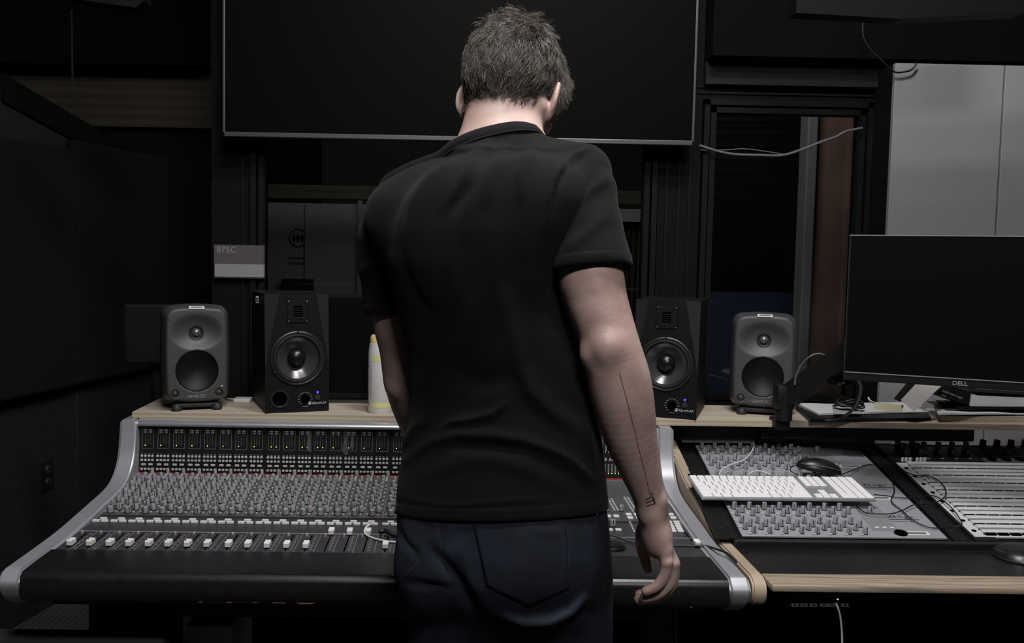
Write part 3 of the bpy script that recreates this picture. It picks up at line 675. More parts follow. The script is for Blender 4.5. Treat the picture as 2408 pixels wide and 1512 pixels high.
gv = smooth_mesh(gv, gq, 3); _gb = BVHTree.FromPolygons(gv.tolist(), gq.tolist()); _h = _gb.ray_cast(Vector((0, -.2, .272)), Vector((0, 1, 0))); GEN = np_mesh('cabinet', gv, gq, 'genelec_grey')
def rounded_monitor(p, rz, lab, led_on=True):
    R_ = Matrix.Rotation(rz, 4, 'Z') @ Matrix.Rotation(RAD(-2), 4, 'X')
    t = thing('round_studio_monitor', lab, 'loudspeaker', p, 'rounded dark grey studio monitors', R_); M = wmat(t)
    inst(GEN, 'cabinet', M @ Matrix.Translation((0, 0, .020)), t)
    def part(nm, fn, m=None, s=None):
        b = MB(); b.M = M @ Matrix.Translation((0, 0, .020)); fn(b); return b.build(nm, m, t, smooth=s)
    part('tweeter', lambda b: (b.lathe([(.021, .020), (.0195, .012), (.016, .014), (.012, .018)], (0, 0, .201), (0, 1, 0), 28, 'genelec_dark'), b.lathe([(.0125, .018), (.010, .010), (.006, .0075), (.0001, .0065)], (0, 0, .201), (0, 1, 0), 24, 'dome_metal')), s=50)
    part('woofer_grille', lambda b: b.lathe([(.0001, .021), (.015, .0195), (.030, .0155), (.045, .009), (.053, .0045), (.0568, .002), (.0578, .0), (.0586, .003)], (0, 0, .093), (0, 1, 0), 48, cap=False), 'mesh_black', 50)
    for s in (-1, 1): part('control_knob', lambda b: (b.lathe([(.0105, .006), (.0102, .0045), (.007, .003), (.0001, .0022)], (s*.060, 0, .030), (0, 1, 0), 24, 'genelec_dark'), b.lathe([(.002, .002), (.0001, .0014)], (s*.060+.001, 0, .031), (0, 1, 0), 8, 'screw')), s=50)
    part('lettering', lambda b: text_bm('GENELEC', .0125, b.M @ Matrix.Translation((-.029, -.0012, .0175)) @ Matrix.Rotation(RAD(90), 4, 'X'), _id(b), 'print_grey', .0004))
    part('power_light', lambda b: b.lathe([(.0012, .0), (.0001, -.0012)], (.068, -.0005, .049), (0, 1, 0), 8), 'led_green' if led_on else 'led_dim')
    def stick(b):
        u_ = (_h[1].cross(Vector((1, 0, 0)))).normalized(); u_ = u_ if u_.z > 0 else -u_
        b.M = b.M @ frame(_h[0]+_h[1]*.0006, (1, 0, 0), u_); b.rbox(-.021, .021, -.0062, .0062, -.001, .0012, .0004, 'sticker', 1); b.box(-.016, .016, -.0028, .0028, .0012, .0015, 'barcode')
    part('asset_sticker', stick)
    b = MB(); b.M = M
    b.rbox(-.062, .062, .01, .10, .008, .022, .006, 'rubber')
    for s in (-1, 1): b.lathe([(.010, 0), (.015, .003), (.015, .012), (.010, .018)], (s*.055, .012, 0), (0, 0, 1), 16, 'rubber'); b.lathe([(.010, 0), (.015, .003), (.015, .012), (.010, .018)], (s*.045, .10, 0), (0, 0, 1), 16, 'rubber')
    b.build('base_stand', None, t, smooth=40); return t
def _id(b): b.M = Matrix.Identity(4); return b
pL = onS(464, 966); rounded_monitor((pL.x, pL.y, SZ1), RAD(20), 'rounded dark grey studio monitor at the left end of the plywood shelf')
pR = onS(1790, 978); rounded_monitor((pR.x, pR.y, SZ1), RAD(-17), 'rounded dark grey studio monitor on the right, beside the monitor arm')

def box_monitor(p, rz, lab):
    t = thing('box_studio_monitor', lab, 'loudspeaker', p, 'black box studio monitors with ribbon tweeters', Matrix.Rotation(rz, 4, 'Z')); M = wmat(t)
    w, h, dp = .0905, .335, .26; cx = .052; zc = .13; dy = .020
    vs = [(-w, 0, 0), (w, 0, 0), (w, 0, zc), (cx, 0, h), (-cx, 0, h), (-w, 0, zc),   # front face
          (w, dy, h), (-w, dy, h), (w, dp, 0), (-w, dp, 0), (w, dp, h), (-w, dp, h)]
    b = MB(); b.M = M
    hx = [(-w, 0), (w, 0), (w, zc), (cx, h), (-cx, h), (-w, zc)]; cz = .155
    angs = sorted(set([round(2*math.pi*k/48, 5) for k in range(48)]+[round(math.atan2(z_-cz, x_) % (2*math.pi), 5) for x_, z_ in hx])); ring = []
    for a_ in angs:
        c_, s_ = math.cos(a_), math.sin(a_); best = 9
        for k in range(6):
            (x0_, z0_), (x1_, z1_) = hx[k], hx[(k+1) % 6]; ex, ez = x1_-x0_, z1_-z0_; den = c_*ez-s_*ex
            if abs(den) > 1e-9:
                t_ = (x0_*ez-(z0_-cz)*ex)/den; u_ = (x0_*s_-(z0_-cz)*c_)/den if abs(den) > 1e-9 else -1
                if t_ > 0 and -1e-4 <= u_ <= 1+1e-4: best = min(best, t_)
        ring.append((best*c_, cz+best*s_, .060*c_, cz+.060*s_))
    n_ = len(ring); b.add([(r_[0], 0, r_[1]) for r_ in ring]+[(r_[2], 0, r_[3]) for r_ in ring], [(k, (k+1) % n_, n_+(k+1) % n_, n_+k) for k in range(n_)], 'adam_black'); b.add(vs, [(2, 6, 3), (5, 4, 7)], 'adam_facet')
    b.add(vs, [(3, 6, 10, 11, 7, 4), (1, 8, 10, 6, 2), (0, 5, 7, 11, 9), (8, 9, 11, 10), (0, 9, 8, 1)], 'adam_black'); b.build('cabinet', None, t)
    def part(nm, fn, m=None, s=None):
        b = MB(); b.M = M; fn(b); return b.build(nm, m, t, smooth=s)
    F_ = lambda x, z, y=-.001: Matrix.Translation((x, y, z)) @ Matrix.Rotation(RAD(90), 4, 'X')
    def rib(b):
        z = .285; b.rbox(-.031, .031, -.003, 0, z-.030, z+.034, .002, 'adam_black', 1); b.box(-.012, .012, -.0035, -.002, z-.012, z+.018, 'slot_black')
        for k in range(4): b.box(-.0095, .0095, -.005, -.003, z-.008+k*.0063, z-.0065+k*.0063, 'surround')
        b.box(-.024, .024, -.0042, -.003, z-.020, z-.0195, 'frame_grey')
        for sx_ in (-1, 1):
            for zz in (-.026, .030): b.lathe([(.0022, -.003), (.0018, -.0042), (.0001, -.0046)], (sx_*.026, 0, z+zz), (0, 1, 0), 8, 'screw')
        for zz in (-.026, .026): b.lathe([(.001, -.003), (.0001, -.004)], (0, 0, z+zz), (0, 1, 0), 6, 'screw')
    part('ribbon_tweeter', rib)
    zc_ = .155
    part('woofer', lambda b: (b.lathe([(.0770, 0), (.0765, -.004), (.0735, -.0055), (.070, -.004)], (0, 0, zc_), (0, 1, 0), 64, 'surround', cap=False),
                              b.lathe([(.0705, -.003), (.068, -.009), (.064, -.0095), (.0605, -.005), (.0585, -.001)], (0, 0, zc_), (0, 1, 0), 64, 'surround', cap=False),
                              b.lathe([(.0585, -.001), (.045, .0090), (.033, .0165), (.025, .021)], (0, 0, zc_), (0, 1, 0), 64, 'cone_black', cap=False)), s=35)
    part('dust_cap', lambda b: b.lathe([(.0262, .018), (.0255, .010), (.021, .002), (.013, -.003), (.006, -.0052), (.0001, -.0058)], (0, 0, zc_), (0, 1, 0), 40), 'cap_black', 60)
    for k in range(6):
        a = RAD(90+60*k); part('screw', lambda b: b.lathe([(.0036, -.0045), (.0033, -.0065), (.0016, -.0068), (.0001, -.0055)], (.0745*math.cos(a), 0, zc_+.0745*math.sin(a)), (0, 1, 0), 12), 'surround', 40)
    part('bass_port', lambda b: (b.lathe([(.0265, 0), (.0255, -.003), (.0225, -.003), (.020, -.0005)], (-.050, 0, .040), (0, 1, 0), 32, 'surround'), b.lathe([(.0202, -.0012), (.0001, -.0011)], (-.050, 0, .040), (0, 1, 0), 32, 'slot_black')), s=40)
    def pan(b):
        b.box(-.003, .078, -.001, 0, .014, .070, 'adam_black'); b.lathe([(.0115, -.001), (.011, -.009), (.0001, -.0095)], (.022, 0, .038), (0, 1, 0), 20, 'slot_black')
        for k in range(13):
            a = RAD(-50+k*280/12); x = .022-.0185*math.cos(a-RAD(0)); z = .038+.0185*math.sin(a); b.box(x-.0026, x+.0026, -.0016, -.001, z-.0006, z+.0006, 'print_grey')
        b.box(.014, .030, -.0016, -.001, .0155, .017, 'print_grey')
    part('control_panel', pan)
    part('power_button', lambda b: b.lathe([(.0085, -.001), (.008, -.003), (.0065, -.003), (.006, -.007), (.0001, -.0072)], (.0575, 0, .040), (0, 1, 0), 20, 'frame_grey'), s=40)
    part('power_light', lambda b: b.prism([(.0545, -.001, .0585), (.0605, -.001, .0585), (.0605, -.001, .054), (.0575, -.001, .0515), (.0545, -.001, .054)], (0, -.001, 0)), 'led_blue')
    def let(b):
        text_bm('ADAM-A7', .0095, M @ F_(.041, .0215), _id(b), 'print_white', .0003)
        b.M = M; b.lathe([(.0045, -.001), (.0045, -.0015), (.0030, -.0015), (.0030, -.001)], (.0345, 0, .025), (0, 1, 0), 16, 'print_white'); b.box(.031, .0375, -.0016, -.001, .0243, .0254, 'print_white')
    part('lettering', let); return t
p = onS(622, 972); q = onS(775, 967); w_ = .181
rz = math.atan2(q.y-p.y, q.x-p.x)
c = (p+q)/2; box_monitor((c.x, c.y, SZ1), RAD(20), 'black box studio monitor at left with whole woofer visible')
q = onS(1637, 988); rz = RAD(-20); c = q-Vector((math.cos(rz), math.sin(rz), 0))*.0905
box_monitor((c.x, c.y, SZ1), rz, 'black box studio monitor partly hidden behind the right arm of the standing person')

# display between the loudspeakers, behind the person
xq0, xq1 = atY(764, 800, 2.80).x, atY(1440, 800, 2.80).x; zq0, zq1 = atY(800, 938, 2.80).z, atY(800, 691, 2.80).z
t = thing('black_display', 'wide black display on the shelf behind the bottle and the person', 'display', ((xq0+xq1)/2, 2.8, SZ1))
b = MB(); b.rbox(xq0, xq1, 2.80, 2.83, zq0, zq1, .004); b.build('casing', 'black_matte', t)
b = MB(); b.box(xq0+.012, xq1-.012, 2.798, 2.801, zq0+.022, zq1-.012); b.build('screen', 'monitor_screen', t)
b = MB(); b.box(-.12, .12, 2.77, 2.87, SZ1, SZ1+.008); b.box(-.03, .03, 2.83, 2.85, SZ1, zq1-.08); b.build('foot', 'black_plastic', t)
# dark display behind the left loudspeaker
a0, a1 = atY(289, 715, 3.0), atY(425, 858, 3.0)
t = thing('dark_screen', 'black screen on a floor pole behind the left rounded monitor', 'display', ((a0.x+a1.x)/2, 3.02, 0))
b = MB(); b.rbox(a0.x, a1.x, 3.0, 3.03, a1.z, a0.z, .008); b.build('panel', 'black_plastic', t)
b = MB(); b.cyl(((a0.x+a1.x)/2, 3.04, .02), ((a0.x+a1.x)/2, 3.04, a0.z-.05), .015); b.lathe([(.16, 0), (.16, .012), (.02, .02)], ((a0.x+a1.x)/2, 3.04, 0)); b.build('pole_stand', 'black_matte', t)
# wipes bottle
p = onS(905, 974); r_ = .0345; hb = .223
t = thing('wipes_bottle', 'white plastic bottle with pale yellow cap, standing on the shelf', 'bottle', (atY(865, 900, p.y+.03).x+r_, p.y+.034, SZ1)); o = Vector(t.location)
b = MB(); b.lathe([(r_*.93, 0), (r_, .006), (r_, .150), (r_*.97, .180), (r_*.88, .200), (.0001, .2005)], o, n=40); b.build('body', 'bottle_white', t, smooth=40)
b = MB(); b.lathe([(r_*.84, .200), (r_*.84, .216), (r_*.72, .222), (.0001, .2225)], o, n=40); b.build('cap', 'cap_yellow', t, smooth=40)
def wrap(b, a0, a1, z0, z1, m, rr=None, n=10):
    rr = rr or r_+.0004; vs = []
    for k in range(n+1): a = a0+(a1-a0)*k/n; vs += [(o.x+rr*math.sin(a), o.y-rr*math.cos(a), o.z+z0), (o.x+rr*math.sin(a), o.y-rr*math.cos(a), o.z+z1)]
    b.add(vs, [(2*k, 2*k+2, 2*k+3, 2*k+1) for k in range(n)], m)
b = MB(); wrap(b, RAD(-38), RAD(80), .018, .032, 'label_yellow'); wrap(b, RAD(-32), RAD(60), .150, .166, 'label_yellow')
for k in range(9): wrap(b, RAD(-76), RAD(-62), .024+k*.0048, .0262+k*.0048, 'slot_black', n=2)
for k, (zz, hh) in enumerate([(.150, .010), (.142, .003), (.137, .004), (.131, .003), (.062+.02, .010), (.098, .006)]): wrap(b, RAD(-74), RAD(-63+(k % 2)*3), zz, zz+hh, 'print_grey', n=2)
for k in range(14): wrap(b, RAD(-46), RAD(-42), .045+k*.0068, .049+k*.0068, 'print_grey', n=2)
b.build('label', None, t)
p = onS(548, 947); q = onS(585, 947)
t = thing('power_adapter', 'small white plug adapter between the left loudspeakers', 'adapter', (p.x+.02, p.y+.02, SZ1))
b = MB(); b.rbox(p.x, q.x+.004, p.y, p.y+.045, SZ1, SZ1+.012, .003, 'cream_plastic'); b.build('body', None, t, smooth=40)
b = MB(); b.tube(spline([(p.x, p.y+.02, SZ1+.004), (p.x-.02, p.y+.03, SZ1+.004), (p.x-.045, p.y+.07, SZ1+.004)]), .0022, 6, 'cable_grey'); b.build('cable', None, t, smooth=60)
q = atY(612, 703, 2.74); b = MB(); b.rbox(q.x-.005, q.x+.003, 2.70, 2.704, q.z-.010, q.z+.010, .001, 'print_grey'); b.box(q.x-.003, q.x+.001, 2.699, 2.7, q.z-.006, q.z+.006, 'black_plastic')
o_ = b.build('small_tag'); o_.location = (0, 0, 0); tag(o_, 'tiny grey tag on the side of the left black speaker', 'tag')

# ================================================================== RIGHT-HAND RACK DESK
DS = .15; dn = Vector((0, -DS, 1)).normalized()
def atD(x, y, n=0.):
    r = ray(x, y); p0 = Vector((0, 2.075, .7326))+dn*n; t = (p0-CO).dot(dn)/r.dot(dn); return CO+r*t
D0 = atD(1745, 1262); DU = (atD(1632, 1043)-D0); DUL = DU.length; DU = DU/DUL; DX = Vector((1, 0, 0))
FD = Matrix(((DX.x, DU.x, dn.x, D0.x), (DX.y, DU.y, dn.y, D0.y), (DX.z, DU.z, dn.z, D0.z), (0, 0, 0, 1))); FDi = FD.inverted()
def onD(x, y): q = FDi @ atD(x, y); return q.x, q.y
desk = thing('rack_desk', 'wood-edged desk right of the console with sloping equipment rack bays', 'desk', (1.2, 2.3, 0))
WX0, WX1 = .630, .660
wp = smooth2([(1.905, .7245), (2.05, .7245), (2.175, .728), (2.346, .762), (2.49, .796), (2.72, .860)], 5)
wn_ = smooth2([(2.0, .652), (1.93, .655), (1.885, .668), (1.872, .69), (1.880, .714), (1.905, .7245)], 4)[:-1]
b = MB(); b.prism([(WX0, y, z) for y, z in wn_+wp+[(2.76, .86), (2.76, .60), (2.1, .62)]], (WX1-WX0, 0, 0)); o = b.build('wooden_side', 'maple', desk)
bb = bmesh.new(); bb.from_mesh(o.data); bmesh.ops.bevel(bb, geom=[e for e in bb.edges if abs(e.verts[0].co.x-e.verts[1].co.x) < 1e-5], offset=.004, segments=2, affect='EDGES'); bb.to_mesh(o.data); bb.free(); o.data.polygons.foreach_set('use_smooth', [True]*len(o.data.polygons)); o.data.set_sharp_from_angle(angle=RAD(50))
ze = .7215
b = MB(); b.rbox(WX1+.001, 2.3, 1.848, 1.922, ze-.014, ze, .003); b.build('oak_front_edge', 'oak', desk, smooth=40)
b = MB(); b.box(WX1, 2.3, 1.922, 2.12, ze-.02, ze-.001); b.build('desk_surface', 'vinyl_black', desk)
xr0 = atD(1640, 1180).x
b = MB(); b.M = FD; b.box(WX1-D0.x-.00, 1.5, -.018, DUL+.03, -.03, -.004, 'black_matte'); b.build('rack_bed', None, desk)
b = MB(); b.M = FD; b.rbox(WX1-D0.x, 1.5, -.026, -.012, -.05, .002, .003, 'console_black'); b.build('front_lip', None, desk)
for (x, w_) in ((-.062, .05), (onD(2222, 1262)[0]+.012, .035), (onD(2222, 1262)[0]+.062, .055)):
    b = MB(); b.M = FD; b.rbox(x, x+w_, -.010, DUL+.02, -.004, .002, .001, 'black_plastic'); 
    for k in range(5): b.lathe([(.004, .002), (.0035, .0035), (.001, .003)], (x+w_*.4, .04+k*.17, 0), (0, 0, 1), 10, 'frame_grey')
    b.build('rack_rail', None, desk)
b = MB(); b.box(WX1, 2.25, 2.12, 2.74, .05, .66); b.build('carcass', 'black_matte', desk)
# channel units
ub = [onD(1747, 1262)[1], onD(1702, 1184)[1], onD(1672, 1110)[1], DUL]
uw = onD(2222, 1262)[0]
u_h = [(0.0, ub[1]), (ub[1]+.002, ub[2]-.001), (ub[2]+.001, DUL)]
kpos = [(onD(1725.8, 1198.7)), onD(1745, 1207), onD(1734, 1214), onD(1744.6, 1231), onD(1763.6, 1238.7), onD(1752.4, 1246.2), onD(1772.2, 1255)]
pitch = (onD(1725.8+35.2*7, 1201.5)[0]-kpos[0][0])/7
Kx = knob_mesh(.0058, .0175, 'xlogic_knob', 'knob_blue', n=14)
bx_ = proto(lambda b: b.rbox(-.0035, .0035, -.0025, .0025, 0, .004, .0008, 'button_grey', 1))
labs = ['silver channel unit at the front of the rack desk, nearest its wooden edge', 'silver channel unit mostly hidden underneath the white keyboard', 'silver channel unit at the back of the rack desk, beneath the mouse']
for k, (u0, u1) in enumerate(u_h):
    c = FD @ Vector((uw/2, u0, 0)); t = thing('channel_rack_unit', labs[k], 'rack unit', c, 'silver rack units in the desk')
    b = MB(); b.M = FD; b.rbox(0, uw, u0, u1, -.002, .003, .0008, 'xlogic', 1); b.build('faceplate', None, t)
    dv = u0-u_h[0][0]; sc_ = (u1-u0)/(u_h[0][1]-u_h[0][0])
    for ch in range(8):
        for j, (x, u) in enumerate(kpos):
            inst(Kx, 'knob', FD @ Matrix.Translation((x+ch*pitch, u0+u*sc_, .003)) @ Matrix.Rotation(random.uniform(-.5, .5), 4, 'Z'), t)
            if j in (0, 2, 3, 5): inst(bx_, 'push_button', FD @ Matrix.Translation((x+ch*pitch-.013, u0+u*sc_+.006, .003)), t)
        inst(bx_, 'push_button', FD @ Matrix.Translation((kpos[5][0]+ch*pitch+.006, u0+.008, .003)), t)
    b = MB(); b.M = FD
    for ch in range(9): b.box(kpos[0][0]-.016+ch*pitch, kpos[0][0]-.0154+ch*pitch, u0+.006, u1-.006, .003, .0034, 'xlogic_dark')
    b.build('channel_divider', None, t)
    x0 = kpos[0][0]+8*pitch+.006
    b = MB(); b.M = FD; b.box(x0, x0+.062, u0+.035*sc_*1.0, u1-.012, .003, .0036, 'xlogic_dark'); 
    for q in range(3): b.box(x0+.010+q*.018, x0+.020+q*.018, u0+.050*sc_, u0+.055*sc_, .0036, .0042, 'key_white')
    b.build('meter_panel', None, t)
    inst(K_mid, 'level_knob', FD @ Matrix.Translation((x0+.028, u1-.045*sc_-.01, .0036)), t)
    if k == 0: b = MB(); b.M = FD; b.lathe([(.016, .003), (.015, .006), (.012, .006), (.010, .0045), (.0001, .0040)], (x0+.060, .022, 0), (0, 0, 1), 28, 'slot_black'); b.build('socket', None, t, smooth=40)
    b = MB(); b.M = FD; tx, tu = onD((2148-0, 2085, 2032)[k], (1224, 1148, 1072)[k]); tx -= .062
    text_bm('XLogic', .024, FD @ Matrix.Translation((tx, tu+.006, .0032)), b, 'console_black', .0002); b.box(tx, tx+.075, tu-.004, tu-.0005, .003, .0034, 'console_black')
    text_bm('Solid State Logic', .008, FD @ Matrix.Translation((tx+.004, tu-.016, .0032)), b, 'console_black', .0002); b.build('lettering', None, t)
    sx_, su = onD((2153, 2067, 2000)[k], (1257, 1174, 1099)[k]); b = MB(); b.M = FD
    b.rbox(sx_-.032, sx_+.032, su-.0095, su+.0095, .003, .0038, .0003, 'sticker', 1); b.box(sx_-.024, sx_+.024, su-.005, su+.004, .0038, .0041, 'barcode'); b.build('asset_sticker', None, t)
# patch bays
x0, u0 = onD(2278, 1264); x1, u1 = onD(2112, 1090); xp = (x0+x1)/2+.004
t = thing('patch_bay', 'large patch bay with closely spaced silver label strips at far right', 'patch bay', FD @ Vector((xp+.2, u0, 0)))
b = MB(); b.M = FD; b.rbox(xp, xp+.62, max(0, u0), u1, -.002, .003, .0008, 'patch_strip', 1); b.build('faceplate', None, t)
NP = 18; ph = (u1-max(u0, 0)-.008)/NP
for k in range(NP):
    uu = max(u0, 0)+.006+k*ph
    b = MB(); b.M = FD; b.prism([(xp+.026, uu+ph*.34, .003), (xp+.026, uu+ph*.34, .0075), (xp+.026, uu+ph*.70, .010), (xp+.026, uu+ph*.90, .0085), (xp+.026, uu+ph*.92, .003)], (.58, 0, 0), 'patch_strip'); b.build('label_strip', None, t, smooth=60)
    b = MB(); b.M = FD; b.box(xp+.026, xp+.60, uu+ph*.10, uu+ph*.30, .003, .0045, 'frame_grey')
    if k % 2 == 0:
        for j in range(19): b.box(xp+.030+j*.030, xp+.054+j*.030, uu-.001, uu+ph*.36, .003, .0062, 'slot_black')
    b.build('jack_row', None, t)
for k in range(8):
    b = MB(); b.M = FD; b.lathe([(.006, .003), (.0055, .0045), (.003, .0045), (.0025, .0032)], (xp+.012, u0+.03+k*(u1-u0)/8.3, 0), (0, 0, 1), 14, 'slot_black'); b.build('screw', None, t)
# preamp modules above the patch bay
u2 = u1+.006
def module(name, lab, x0, x1, us, ue, face):
    t = thing(name, lab, 'rack unit', FD @ Vector(((x0+x1)/2, us, 0))); b = MB(); b.M = FD; b.rbox(x0, x1, us, ue, -.002, .003, .001, face, 1); b.build('faceplate', None, t); return t
Kr = knob_mesh(.0095, .020, 'knob_red', 'knob_red', n=10); Kg = knob_mesh(.0085, .021, 'xlogic_knob', 'knob_blue', n=14); Kd = knob_mesh(.0085, .02, 'panel_grey', 'xlogic_knob', n=14)
Ky = knob_mesh(.0042, .009, 'knob_yellow', 'knob_yellow', n=10); Kw = knob_mesh(.0045, .012, 'button_white', 'button_white', n=10)
mx = onD(2316, 1088)[0]; me_ = DUL-.002
x_at = lambda X, Y: onD(X, Y)
t = module('preamp_rack_unit', 'black rack module with blue-tipped and yellow knobs above the patch bay', xp+.0, mx, u2, me_, 'meter_black')
for (X, Y, K) in ((2100, 1050, Kg), (2133, 1050, Kg), (2112, 1060, Kg), (2144, 1060, Kg), (2121, 1072, Kg), (2154, 1072, Kg), (2160, 1057, Kg), (2194, 1057, Kg), (2226, 1057, Kg), (2259, 1057, Kg)):
    x, u = x_at(X, Y); inst(K, 'knob', FD @ Matrix.Translation((x+.012, u-.004, .003)), t)
for X, Y in ((2166, 1062), (2198, 1062), (2231, 1062), (2264, 1062)): x, u = x_at(X, Y); inst(Ky, 'yellow_knob', FD @ Matrix.Translation((x, u, .003)), t)
for X, Y in ((2175, 1071), (2208, 1071), (2241, 1071), (2275, 1071), (2122, 1088), (2131, 1088), (2140, 1088), (2156, 1088), (2165, 1088), (2174, 1088)): x, u = x_at(X, Y); inst(Kw, 'white_knob', FD @ Matrix.Translation((x, u, .003)), t)
b = MB(); b.M = FD
for j in range(4):
    for (X, Y) in ((2177+j*33, 1076), (2183+j*33, 1081)): x, u = x_at(X, Y); b.box(x-.004, x+.004, u-.0008, u+.0008, .003, .0036, 'print_white')
b.build('lettering', None, t)
t = module('red_knob_rack_unit', 'grey rack module topped by a row of dark red knobs', mx+.003, mx+.42, u2, me_+.0, 'panel_grey')
for j in range(4):
    x, u = x_at(2302+j*33, 1052); inst(Kr, 'red_knob', FD @ Matrix.Translation((x+.01, u, .003)), t)
    x, u = x_at(2325+j*33, 1069); inst(Kd, 'knob', FD @ Matrix.Translation((x, u, .003)), t)
    x, u = x_at(2332+j*33, 1083); b = MB(); b.M = FD; b.lathe([(.014, .003), (.013, .006), (.010, .006), (.009, .004), (.0001, .004)], (x, u, 0), (0, 0, 1), 22, 'slot_black'); b.build('socket', None, t)
# black rail under the shelf
a0, a1 = atY(1790, 1020, 2.66), atY(2292, 1040, 2.66)
b = MB(); b.rbox(a0.x, a1.x, 2.66, 2.72, a1.z, SZ0-.006, .006, 'black_plastic'); o = b.build('black_rail'); tag(o, 'long black rail fixed beneath the right-hand shelf', 'rail')
b = MB(); q0, q1 = atY(1604, 1033, 2.70), atY(1768, 1040, 2.70); b.rbox(q0.x, q1.x, 2.70, 2.74, q1.z-.004, q0.z, .002, 'xlogic_dark'); b.box(q0.x+.03, q1.x-.03, 2.72, 2.74, .82, q1.z, 'black_matte'); o = b.build('grey_bar'); tag(o, 'narrow grey bar lying behind the back channel unit', 'bar')
# ------------------------------------------------------------------ keyboard
kn = .0305
k0, k1, k2 = atD(1645, 1170, kn), atD(2056, 1174, kn), atD(1621, 1118, kn)
kx = (k1-k0); KLn = kx.length; kx.normalize(); kuv = (k2-k0); kuv -= kx*kuv.dot(kx); KH = kuv.length; kuv.normalize(); knn = kx.cross(kuv)
k0 = k0+kx*((k2-k0).dot(kx))*.5
FKB = Matrix(((kx.x, kuv.x, knn.x, k0.x), (kx.y, kuv.y, knn.y, k0.y), (kx.z, kuv.z, knn.z, k0.z), (0, 0, 0, 1)))
t = thing('computer_keyboard', 'slim aluminium computer keyboard with white keys lying across the knobs', 'keyboard', k0+kx*KLn/2)
b = MB(); b.M = FKB; b.rbox(0, KLn, 0, KH, -.008, 0, .003, 'keyboard_alu', 2); b.build('tray', None, t, smooth=40)
b = MB(); b.M = FKB
for x in (.02, KLn-.04): b.cyl((x+.01, .02, -.008), (x+.01, .02, -.0095), .006, mt='rubber', n=10); b.cyl((x+.01, KH-.02, -.008), (x+.01, KH-.02, -.0095), .008, mt='rubber', n=10)
b.build('rubber_foot', None, t)
U = KLn/22.9; rows = [([1]*14, [1]*3, [1]*4, .55), ([1]*13+[1.5], [1]*3, [1]*4, 1), ([1.5]+[1]*13, [1]*3, [1]*4, 1), ([1.75]+[1]*11+[1.75], [], [1]*4-0*[1] if False else [1]*4, 1), ([2.25]+[1]*10+[2.25], [0, 1, 0], [1]*3+[-1], 1), ([1.5, 1.15, 1.35, 5.1, 1.35, 1.15, 2.9-.0], [1]*3, [2, 1, -2], 1)]
hs = [r[3] for r in rows]; ru = (KH-.006)/(sum(hs)); y = KH-.003
def key(x, w, y0, h):
    b = MB(); b.M = FKB; g_ = .0011; b.rbox(x+g_, x+w-g_, y0+g_, y0+h-g_, -.0005, .0028, .0012, 'key_white', 1); b.build('key', None, t)
for main, mid, num, h in rows:
    y -= h*ru; sc = 14.5*U/sum(main); x = .003
    for w in main: key(x, w*sc, y, h*ru); x += w*sc
    x = .003+14.5*U+.45*U
    for w in mid:
        if w: key(x, U, y, h*ru)
        x += U
    x = .003+14.5*U+.45*U+3*U+.45*U; u_ = (KLn-.003-x)/4
    for w in num:
        if w > 0: key(x, u_*w, y, h*ru)
        elif w == -2: key(x, u_, y, 2*h*ru)
        x += u_*abs(w if w > 0 else 1)
# mouse
mc = atD(1925, 1104, .0275); 
def mouse_sdf(P):
    d = sd_ell(P, (0, 0, 0), (.060, .033, .030)); d = smax(d, -P[:, 2]-.004, .004); return d
mv, mq = surface_nets(mouse_sdf, (-.075, -.05, -.02), (.075, .05, .045), .0022); mv = smooth_mesh(mv, mq, 2)
tm = thing('computer_mouse', 'black corded computer mouse resting on the back channel unit knobs', 'mouse', mc, None, Matrix.Rotation(RAD(-8), 4, 'Z') @ Matrix.Rotation(RAD(8), 4, 'Y'))
inst(np_mesh('shell', mv, mq, 'vinyl_black'), 'shell', wmat(tm), tm)
b = MB(); b.M = wmat(tm); b.tube([(-.052+.104*k/14, -.0325*math.sqrt(max(0, 1-((-.052+.104*k/14)/.060)**2))*1.0, .010+.006*math.sin(math.pi*k/14)) for k in range(15)], .0013, 6, 'cable_grey'); b.build('side_trim', None, tm, smooth=60)
b = MB(); b.M = wmat(tm); b.lathe([(.008, -.004), (.009, -.003), (.009, .003), (.008, .004)], (-.036, 0, .020), (0, 1, 0), 16, 'rubber'); b.build('scroll_wheel', None, tm)
def dcable(name, pts, r, m, lab, n0=.008, cat='cable'):
    P = [atD(x, y, (q[0] if q else n0)) for x, y, *q in pts]; b = MB(); b.tube(spline(P, 6), r, 8, m); o = b.build(name, smooth=60); return tag(o, lab, cat)
dcable('mouse_cable', [(2055, 1163, .012), (2085, 1166, .008), (2125, 1171), (2165, 1169), (2190, 1165), (2215, 1175, .012), (2243, 1200, .014), (2262, 1232, .014), (2240, 1239), (2190, 1241), (2150, 1225), (2120, 1200), (2096, 1178), (2103, 1155), (2098, 1130), (2085, 1110), (2068, 1097), (2040, 1093), (2005, 1106, .015), (1978, 1116, .024)], .0015, 'cable_black', 'thin black cable looping from the mouse across the rack rails')
dcable('keyboard_cable', [(2020, 1180, .012), (2018, 1192), (2034, 1205, .010), (2052, 1208), (2095, 1208), (2122, 1200), (2150, 1187), (2190, 1184), (2215, 1174, .014), (2225, 1158, .014), (2213, 1135, .014), (2185, 1120, .014), (2150, 1117, .012), (2125, 1107), (2108, 1095)], .0015, 'cable_black', 'thin black cable looping below the keyboard number pad onto the patch bay', .0125)
dcable('black_cable', [(1885, 1092, .03), (1862, 1098, .03), (1860, 1108, .028), (1876, 1116, .024)], .0014, 'cable_black', 'short black cord loop left of the mouse')
dcable('white_cable', [(1766, 1031, .02), (1773, 1045, .024), (1766, 1065, .026), (1748, 1082, .026), (1718, 1093, .026), (1698, 1104, .026), (1691, 1117, .026)], .0019, 'cable_white', 'white cable crossing the back channel unit to the keyboard')
